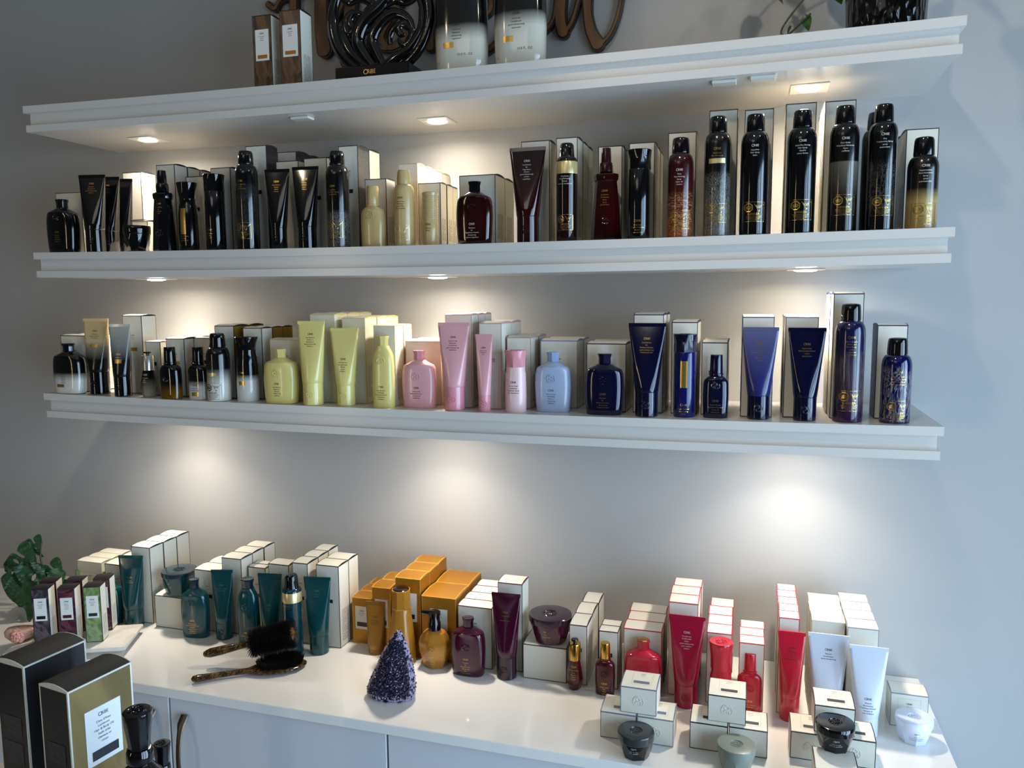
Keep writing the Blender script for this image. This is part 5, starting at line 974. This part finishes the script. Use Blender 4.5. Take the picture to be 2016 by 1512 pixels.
def leafmesh(L, W_, bend=.3):
    V, Fc = [], []; n = 9
    for i in range(n+1):
        t = i/n; wd = W_*(math.sin(math.pi*min(1, t**.62))**.8)*.5 if 0 < t < 1 else .0004
        z = -bend*L*t*t
        for s in (-1, -.5, 0, .5, 1): V.append((wd*s, L*t, z + abs(s)*wd*.25))
    for i in range(n):
        for k in range(4): a = 5*i+k; Fc.append((a, a+1, a+6, a+5))
    V2 = [(x, y, z-.0006) for x, y, z in V]; m = len(V)
    F2 = Fc + [tuple(m+i for i in reversed(f)) for f in Fc]
    return V+V2, F2
lm = pyd(*leafmesh(.062, .042)); lm.materials.append(leafg)
for p in lm.polygons: p.use_smooth = True
lr = random.Random(3)
VINES = [[(0, 0, .12), (-.05, -.01, .16), (-.12, -.01, .10), (-.165, -.005, .045), (-.155, -.01, .032), (-.12, -.02, .06)],
         [(0, 0, .12), (.05, -.03, .2), (.09, -.09, .19), (.10, -.13, .12), (.10, -.14, .07)],
         [(0, 0, .12), (-.04, -.02, .22), (-.12, 0, .25), (-.2, .02, .2), (-.24, .03, .15)],
         [(0, 0, .12), (-.02, 0, .25), (-.05, -.02, .34), (-.12, -.03, .36)], [(0, 0, .12), (-.05, .02, .2), (-.15, .03, .17), (-.2, .03, .12)]]
for p in VINES:
    q = smooth_path(p, 6); mobj('stem', pyd(*sweep(q, .0016, 6)), pot, [stemg], smooth=60)
    for k in range(5, len(q), 4):
        if p is VINES[0] and k > 10: continue
        lo = bpy.data.objects.new('leaf', lm); link(lo, pot); lo.location = q[k]
        lo.rotation_euler = (lr.uniform(-1.2, -.2), lr.uniform(-.5, .5), lr.uniform(0, 6.28)); s = lr.uniform(.7, 1.15); lo.scale = (s, s, s)
for loc, rot, s in (((-.128, -.014, .060), (-1.45, .2, 2.9), .42), ((-.150, -.012, .045), (-.9, .1, 1.2), .25)):
    lo = bpy.data.objects.new('leaf', lm); link(lo, pot); lo.location = loc; lo.rotation_euler = rot; lo.scale = (s, s, s)

# ------------------------------------------------------------------ marble board and the things on it
ba = math.radians(24.4); bo = Vector((.2678, -.3533))   # front right corner
board = marble('white_marble', ['#d9d3c8', '#e2ddd3', '#cfc8bb', '#ddd7cc'], 5, 2, .18)
bd = empty('marble_board', (bo.x, bo.y, CTZ), 24.4); tag(bd, 'white marble display board on two runners under the perfume cartons', 'board')
mobj('slab', bevel_box(-.245, 0, 0, .121, .0105, .0200, .003, 3), bd, [board], smooth=30)
for k in (.02, .086): mobj('runner', bevel_box(-.235, -.012, k, k+.015, .0003, .0104, .001, 1), bd, [board])
# rose-carved pink agate dish
ag = empty('pink_agate', (.018, -.388, CTZ+.0203), 24); tag(ag, 'pink translucent stone shell with a carved rose on the marble board', 'stone ornament')
agm = marble('pink_agate_stone', ['#c79a86', '#d9b4a0', '#bb8573', '#e2c6b4'], 40, 2, .18)
mobj('shell', pyd(*loft([(z, sec(a, b, 2.3, off=(ox, 0))) for z, a, b, ox in ((0, .010, .008, 0), (.002, .020, .014, 0), (.010, .030, .019, .002), (.020, .033, .018, .004), (.0265, .028, .014, .004), (.0285, .018, .008, .004))])), ag, [agm], smooth=60)
ro = mat('pink_rose_stone', '#dd9d8b', .25); cnt = Vector((.006, -.017, .013))
for k, (r, h_) in enumerate(((.0125, .004), (.0095, .006), (.0065, .008), (.0035, .009))):
    for a in range(4):
        an0 = a*90+k*35; q = [(cnt.x+r*math.cos(math.radians(an0+t*10)), cnt.y-h_+(.002*math.cos(t)), cnt.z+r*.85*math.sin(math.radians(an0+t*10))) for t in range(0, 10)]
        mobj('petal', pyd(*sweep(q, [.0012+.0018*math.sin(math.pi*i/9) for i in range(10)], 7)), ag, [ro], smooth=60)

# ------------------------------------------------------------------ monstera
mo = empty('monstera_plant', (-.10, -.20, CTZ+.0004)); tag(mo, 'monstera plant with split dark green leaves at the left end of the counter', 'plant')
leafm = marble('monstera_green', ['#123019', '#194023', '#1f4a2b', '#16381f'], 9, .2, .3)
mobj('pot', pyd(*lathe([(.035, 0), (.040, .001), (.046, .05), (.048, .06), (.044, .06), (.042, .052), (.02, .05)], 32)), mo, [mat('dark_pot', '#1b1c1c', .4)], smooth=40)
def fill_leaf(outline, holes, name, M4, thick=.0008, bend=.5, org=(0, 0)):
    cu = bpy.data.curves.new('leaf', 'CURVE'); cu.dimensions = '2D'; cu.fill_mode = 'BOTH'; cu.extrude = thick/2
    for lp in [outline]+holes:
        lp = [Vector((p[0], p[1], 0)) for p in lp]; P = lp; q = []
        for k in range(len(P)):
            a, b, c, d = P[k-1], P[k], P[(k+1) % len(P)], P[(k+2) % len(P)]
            for i in range(4):
                t = i/4; q.append(.5*((2*b)+(c-a)*t+(2*a-5*b+4*c-d)*t*t+(3*b-a-3*c+d)*t**3))
        s = cu.splines.new('POLY'); s.points.add(len(q)-1); s.use_cyclic_u = True
        for k, v in enumerate(q): s.points[k].co = (v.x, v.y, 0, 1)
    o = bpy.data.objects.new('leaf', cu); me = bpy.data.meshes.new_from_object(o); bpy.data.objects.remove(o)
    bm = bmesh.new(); bm.from_mesh(me); bmesh.ops.triangulate(bm, faces=bm.faces[:])
    for it in range(5):
        lg = [e for e in bm.edges if e.calc_length() > .011]
        if not lg: break
        bmesh.ops.subdivide_edges(bm, edges=lg, cuts=1); bmesh.ops.triangulate(bm, faces=bm.faces[:])
    for v in bm.verts:
        x, y = v.co.x-org[0], v.co.y-org[1]; v.co.z += -bend*(x*x*5 + y*y*2.5) + .003*min(1, abs(x)/.012) + .0012*math.sin(abs(x)*260 + y*190)
    bm.to_mesh(me); bm.free()
    me.transform(M4); return mobj(name, me, mo, [leafm])
LEAFO = [(0.0, 0.1312), (0.0141, 0.1266), (0.0269, 0.1225), (0.0397, 0.1153), (0.0418, 0.105), (0.0387, 0.0922), (0.0341, 0.0781), (0.0359, 0.0722), (0.041, 0.0743), (0.0461, 0.0897), (0.0525, 0.1004), (0.0704, 0.0999), (0.0838, 0.0897), (0.082, 0.0756), (0.073, 0.0615), (0.0576, 0.0474), (0.0397, 0.0359), (0.0218, 0.0269), (0.0141, 0.0102), (0.0064, -0.0102), (0.0, -0.0077), (-0.0026, 0.0154), (-0.0115, 0.0307), (-0.0269, 0.0436), (-0.0384, 0.0615), (-0.0448, 0.082), (-0.0469, 0.0999), (-0.0371, 0.1102), (-0.0243, 0.1178), (-0.0254, 0.1076), (-0.0218, 0.0922), (-0.0141, 0.0794), (-0.0077, 0.0722), (-0.0064, 0.0781), (-0.0128, 0.0922), (-0.0192, 0.1076), (-0.0205, 0.1204), (-0.0115, 0.1242)]
HOLES = [[(0.0218, 0.1038), (0.0264, 0.1012), (0.0243, 0.0922), (0.0187, 0.0845), (0.0141, 0.084), (0.0146, 0.0922), (0.0179, 0.0999)], [(0.0197, 0.0538), (0.0238, 0.0517), (0.0218, 0.0474), (0.0177, 0.0448), (0.0161, 0.0482)]]
def frame(loc, rx, rz, s=1., ry=0): return Matrix.Translation(loc) @ Matrix.Rotation(math.radians(rz), 4, 'Z') @ Matrix.Rotation(math.radians(ry), 4, 'Y') @ Matrix.Rotation(math.radians(rx), 4, 'X') @ Matrix.Diagonal((s, s, s, 1))
B0 = Vector((-0.0876, -0.275, 0.9119)) - Vector((-.10, -.20, CTZ+.0004))
fill_leaf(LEAFO, HOLES, 'leaf', frame(B0, 84, 47), bend=.4)
for k, (loc, rx, rz, s, ry) in enumerate([((-.03,.02,.085),70,55,.75,-75),((.005,-.04,.05),50,50,.7,-100),((-.05,.03,.12),70,50,.45,-50),((.01,.04,.05),60,60,.6,-60)]): fill_leaf(LEAFO, HOLES, 'leaf', frame(Vector(loc), rx, rz, s, ry), bend=.8)
for p in (((0, 0, .05), (.01, .0, .08), tuple(B0 + Vector((0, .002, -.002)))), ((0, 0, .05), (-.03, -.01, .10), (-.03, -.03, .13)), ((0, 0, .05), (.0, -.03, .08), (.02, -.06, .07)), ((0, 0, .05), (-.03, .01, .12), (-.045, .03, .16))):
    mobj('leaf_stem', pyd(*sweep(smooth_path(p, 6), .002, 7)), mo, [stemg], smooth=60)

# ------------------------------------------------------------------ two hairbrushes
tort = marble('tortoiseshell', ['#120b05', '#3a260f', '#1d1208', '#6a4a1c', '#22160a'], 28, 5, .1, (1, 1, 1)); bris = mat('black_bristle', '#08080a', .45)
def brush_root(name, a, b, label):
    a, b = Vector(a), Vector(b); d = (b-a); r = empty(name, a); L = d.length
    r.rotation_euler = (Matrix.Rotation(math.atan2(d.y, d.x), 4, 'Z') @ Matrix.Rotation(-math.asin(d.z/L), 4, 'Y')).to_euler(); tag(r, label, 'hairbrush', 'hairbrushes'); return r, L
b2, L2 = brush_root('paddle_brush', (.486, -.4165, CTZ+.0085), (.668, -.288, CTZ+.0085), 'flat oval hairbrush with tortoiseshell handle, lying bristles up under the round brush')
hd = []
for t, a, b in ((0, .002, .002), (.015, .0085, .005), (.06, .0105, .006), (.15, .009, .0055), (.35, .0065, .005), (.48, .0085, .0055), (.56, .022, .006), (.68, .031, .0065), (.80, .032, .0065), (.92, .024, .006), (.985, .010, .004), (1, .002, .002)):
    hd.append((t*L2, a, b))
V, Fc = [], []; N = 20
for x_, a, b in hd: V += [(x_, a*math.cos(2*math.pi*i/N), b*math.sin(2*math.pi*i/N)) for i in range(N)]
for k in range(len(hd)-1):
    for i in range(N): j = (i+1) % N; Fc.append((k*N+i, k*N+j, (k+1)*N+j, (k+1)*N+i))
Fc += [tuple(reversed(range(N))), tuple(range((len(hd)-1)*N, len(hd)*N))]
mobj('handle', pyd(V, Fc), b2, [tort], smooth=60)
V, Fc = [], []; br = random.Random(5)
def bristle(V, Fc, p, q, r=.0005):
    n = len(V); p, q = Vector(p), Vector(q); t = (q-p).normalized(); s = t.cross(Vector((.3, .9, .2))).normalized()*r; u = t.cross(s)
    V += [p+s, p-s*.5+u*.87, p-s*.5-u*.87, q+s*.5, q-s*.25+u*.43, q-s*.25-u*.43]
    Fc += [(n, n+1, n+4, n+3), (n+1, n+2, n+5, n+4), (n+2, n, n+3, n+5), (n+3, n+4, n+5)]
for k in range(3200):
    an = br.uniform(0, 6.283); rr = math.sqrt(br.random()); px = L2*.765+L2*.20*rr*math.cos(an); py = .026*rr*math.sin(an)
    hgt = .0205 + br.uniform(-.002, .001); bristle(V, Fc, (px, py, .004), (px+br.uniform(-.002, .002)+(px-L2*.765)*.08, py*1.15+br.uniform(-.002, .002), hgt), .00034)
o = mobj('bristles', pyd(V, Fc), b2, [bris]); o['kind'] = 'stuff'
b1, L1 = brush_root('round_brush', (.463, -.350, CTZ+.026), (.640, -.283, CTZ+.066), 'round black-bristled hairbrush with tortoiseshell handle, resting on the flat brush')
pr = [(0, .001), (.004, .006), (.018, .0095), (.05, .0092), (.08, .0075), (.11, .0065), (.118, .008), (.12, .0085)]
def lathex(pr, N=20):
    V, Fc = [], []
    for x_, r in pr: V += [(x_, r*math.cos(2*math.pi*i/N), r*math.sin(2*math.pi*i/N)) for i in range(N)]
    for k in range(len(pr)-1):
        for i in range(N): j = (i+1) % N; Fc.append((k*N+i, k*N+j, (k+1)*N+j, (k+1)*N+i))
    Fc += [tuple(reversed(range(N))), tuple(range((len(pr)-1)*N, len(pr)*N))]
    return V, Fc
sc = (L1-.095)/.12
mobj('handle', pyd(*lathex([(x_*sc, r) for x_, r in pr])), b1, [tort], smooth=60)
mobj('barrel', pyd(*lathex([(L1-.098, .010), (L1-.09, .014), (L1-.006, .014), (L1-.003, .010), (L1, .008), (L1+.001, .003)])), b1, [tort], smooth=50)
V, Fc = [], []
for k in range(7000):
    an = br.uniform(0, 6.283); px = L1-.090+br.random()*.084; r1 = .030+br.uniform(-.003, .002); da = br.uniform(-.07, .07)
    bristle(V, Fc, (px, .0135*math.cos(an), .0135*math.sin(an)), (px+br.uniform(-.003, .003)+(px-(L1-.048))*.12, r1*math.cos(an+da), r1*math.sin(an+da)), .00034)
o = mobj('bristles', pyd(V, Fc), b1, [bris]); o['kind'] = 'stuff'

# ------------------------------------------------------------------ amethyst geode
am = empty('amethyst_geode', (.891, -.352, CTZ+.0004), 6); tag(am, 'pointed amethyst crystal cluster standing at the counter front', 'crystal')
rock = mat('grey_rock', '#332d3b', .8, bump=(120, .8)); ame = mat('amethyst', '#1a1230', .1, coat=.4); amel = mat('pale_amethyst', '#a79bb6', .25)
prof = [(0, .044, .024), (.006, .047, .027), (.02, .046, .027), (.045, .040, .024), (.07, .031, .020), (.095, .021, .015), (.112, .013, .010), (.122, .008, .006), (.129, .003, .003)]
def amr(z, an):
    for k in range(len(prof)-1):
        if prof[k][0] <= z <= prof[k+1][0]:
            t = (z-prof[k][0])/(prof[k+1][0]-prof[k][0]); a = prof[k][1]*(1-t)+prof[k+1][1]*t; b = prof[k][2]*(1-t)+prof[k+1][2]*t; break
    else: a, b = prof[-1][1:]
    n_ = 1+.10*noise.noise(Vector((math.cos(an)*1.4, math.sin(an)*1.4, z*28)))
    return a*n_*math.cos(an)+.017*(z/.13), b*n_*math.sin(an)
S = []
for z, a, b in prof: S.append((z, [amr(z, 2*math.pi*i/40) for i in range(40)]))
mobj('rock_base', pyd(*loft(S)), am, [rock], smooth=50)
def crystals(num, pred, rmin, rmax, seed):
    V, Fc = [], []; cr = random.Random(seed)
    for k in range(num):
        z = cr.random()**1.0*.130; an = cr.uniform(math.pi, 2*math.pi) if cr.random() < .93 else cr.uniform(0, math.pi)
        x_, y_ = amr(z, an)
        if not pred(x_, z, an, cr): continue
        nrm = Vector((math.cos(an)*.7, math.sin(an)*1.5, .35 + (1. if z > .126 else 0))).normalized(); nrm = (nrm+Vector((cr.uniform(-.5, .5), cr.uniform(-.3, .3), cr.uniform(-.5, .6)))).normalized()
        r = cr.uniform(rmin, rmax); L = r*cr.uniform(1.1, 1.9); p = Vector((x_, y_, z)) - nrm*r*.8
        if p.z < r: p.z = r
        s = nrm.cross(Vector((.2, .3, .9))).normalized(); u = nrm.cross(s); n = len(V)
        for q in range(6): V.append(p + (s*math.cos(q*math.pi/3)+u*math.sin(q*math.pi/3))*r)
        for q in range(6): V.append(p + nrm*L + (s*math.cos(q*math.pi/3)+u*math.sin(q*math.pi/3))*r)
        V.append(p + nrm*(L+r*.9))
        for q in range(6): Fc += [(n+q, n+(q+1) % 6, n+6+(q+1) % 6, n+6+q), (n+6+q, n+6+(q+1) % 6, n+12)]
    return V, Fc
def edge(x_, z, an): 
    return abs(math.cos(an)) > .82 or z < .012 or z > .115
o = mobj('crystals', pyd(*crystals(5200, lambda x_, z, an, cr: not edge(x_, z, an) or cr.random() < .06, .0013, .0029, 11)), am, [ame]); o['kind'] = 'stuff'
o = mobj('rim_crystals', pyd(*crystals(3600, lambda x_, z, an, cr: edge(x_, z, an), .0010, .0018, 12)), am, [amel]); o['kind'] = 'stuff'; o['label'] = 'pale lilac rim of small crystals'

# ------------------------------------------------------------------ nearest things: side table, two black cartons, dark bottles
TT = 1.030
tb = empty('side_table', (.80, -1.00, 0)); tag(tb, 'white side table just below the picture, under the gold-fronted carton', 'table')
mobj('tabletop', bevel_box(-.40, .16, -.16, .115, TT-.025, TT-.0004, .002, 1), tb, [shelf_m])
for sx in (-.38, .14):
    for sy in (-.14, .095): mobj('leg', bevel_box(sx-.015, sx+.015, sy-.015, sy+.015, .0005, TT-.0255, .002, 1), tb, [shelf_m])
GOLDP = marble('brushed_gold_print', ['#463718', '#6e5a2c', '#86703c', '#54431f'], 7, 1.5, .38, (1, 1, .5))
def bigbox(corner, rz, w_, d_, zt, front_m, label, lettered):
    """corner = bottom of the near vertical edge; local +x runs along the lettered face, +y across the narrow face"""
    h = zt-TT; r = empty('large_carton', (corner[0], corner[1], TT), rz); tag(r, label, 'carton', 'large black cartons')
    b = .0022; V, Fc, M = [], [], []
    D = d_
    frame_face([(0, 0, 0), (w_, 0, 0), (w_, 0, h), (0, 0, h)], b, V, Fc, M, 0, 1)
    frame_face([(w_, 0, 0), (w_, D, 0), (w_, D, h), (w_, 0, h)], b, V, Fc, M, 2, 1)
    frame_face([(w_, D, 0), (0, D, 0), (0, D, h), (w_, D, h)], b, V, Fc, M, 2, 1)
    frame_face([(0, D, 0), (0, 0, 0), (0, 0, h), (0, D, h)], b, V, Fc, M, 2, 1)
    n = len(V); V += [(0, 0, 0), (w_, 0, 0), (w_, D, 0), (0, D, 0)]; Fc.append((n+3, n+2, n+1, n)); M.append(2)
    me = pyd(V, Fc); me.polygons.foreach_set('material_index', M); em = paper('#d4d0c4', 'edge_'); bk = mat('black_card', '#121318', .45)
    mobj('box_body', me, r, [front_m, em, bk])
    V, Fc, M = [], [], []; N = 10; bow = .0045
    for k in range(N+1):
        y = D*k/N; z = h+.0003+bow*(1-(2*y/D-1)**2)
        V += [(-.0003, y, z), (b*.5, y, z), (w_-b*.5, y, z), (w_+.0003, y, z), (-.0003, y, h-.0004), (w_+.0003, y, h-.0004)]
    for k in range(N):
        a, c = 6*k, 6*k+6
        for s in range(3): Fc.append((a+s, a+s+1, c+s+1, c+s)); M.append(1 if s != 1 else 0)
        Fc += [(a+4, a, c, c+4), (a+3, a+5, c+5, c+3)]; M += [1, 1]
    Fc += [(4, 5, 3, 0), (6*N+5, 6*N+4, 6*N, 6*N+3)]; M += [1, 1]
    me = pyd(V, Fc); me.polygons.foreach_set('material_index', M); mobj('top_flap', me, r, [mat('charcoal_card', '#1b1a1b', .6), em])
    # fine print on the narrow side
    V, Fc = [], []
    for za, zb in ((.02, .045), (.055, .085)):
        k = len(V); V += [(-.0004, D*.2, h-.05-za), (-.0004, D*.82, h-.05-za), (-.0004, D*.82, h-.05-zb), (-.0004, D*.2, h-.05-zb)]; Fc.append((k, k+1, k+2, k+3))
    mobj('side_print', pyd(V, Fc), r, [fineprint('small_print_black', '#121318', '#3a3b40', .0018)])
    if lettered:
        cx, pw, zt_, ph = w_*.50, w_*.56, h-.036, .072
        mobj('label_panel', pyd(*boxdata(cx-pw/2, cx+pw/2, -.0006, .0002, zt_-ph, zt_)), r, [paper('#dfe1e2')])
        mobj('lettering', pyd(*flat(shift(block2d(["Côte d'Azur", 'Luminous', 'Hair & Body Oil', 'huile éclat', 'cheveux et', 'corps'], .0041, maxw=pw*.42), cx, zt_-.007), -.0009)), r, [INK['dark']])
        mobj('colour_bar', pyd(*flat(rect2d(cx-pw*.36, cx+pw*.38, zt_-ph+.006, zt_-ph+.018, 1), -.0009)), r, [paper('#15161f', 'edge_')])
ZB = 1.197
bigbox((0.7672, -0.9605), 81.10, 0.0873, 0.0522, ZB, GOLDP, 'tall black carton with brushed gold front and white label, nearest the camera', True)
bigbox((0.6730, -0.9358), 82.14, 0.0858, 0.0560, 1.2040, mat('black_card', '#121318', .45), 'tall black carton with pale edges, behind the gold-fronted one', False)
def darkbottle(name, x, y, s, label, Hc, rz=0):
    r = empty(name, (x, y, TT), rz); tag(r, label, 'bottle', 'dark glossy bottles in the foreground')
    H = Hc-TT; zb = H-.062*s
    body = loft([(0, sec(.036, .024, 2.8)), (.002, sec(.038, .026, 2.8)), (zb*.35, sec(.041, .028, 2.8)), (zb*.62, sec(.040, .027, 2.6)), (zb*.76, sec(.034, .024, 2.4)), (zb*.86, sec(.022, .018, 2)), (zb*.92, sec(.016*s, .015*s, 2)), (zb*.94, sec(.019*s, .018*s, 2)), (zb, sec(.019*s, .018*s, 2)), (zb+.003, sec(.017*s, .016*s, 2))])
    mobj('bottle_body', pyd(*body), r, [blk], smooth=50)
    cap = loft([(zb+.002, sec(.0150*s, .0145*s, poly=8, N=40)), (zb+.012*s, sec(.0150*s, .0145*s, poly=8, N=40)), (zb+.035*s, sec(.0175*s, .017*s, poly=8, N=40)), (H-.008*s, sec(.0205*s, .020*s, N=40)), (H-.002*s, sec(.0205*s, .020*s, N=40)), (H, sec(.018*s, .0175*s, N=40))])
    mobj('stopper', pyd(*cap), r, [blk], smooth=28)
    P = [sweep([(px, py, H+.0002) for px, py in p], .0012*s, 5) for p in crest_paths(.013*s)]
    mobj('cap_crest', pyd(*join(*P)), r, [blk], smooth=60)
darkbottle('dark_bottle', 0.9434, -1.0400, .70, 'glossy black bottle with tall flared stopper beside the gold-fronted carton', 1.2452)
darkbottle('dark_bottle', 0.9212, -0.9850, .45, 'lower glossy black bottle behind the tall-stoppered one', 1.1744)
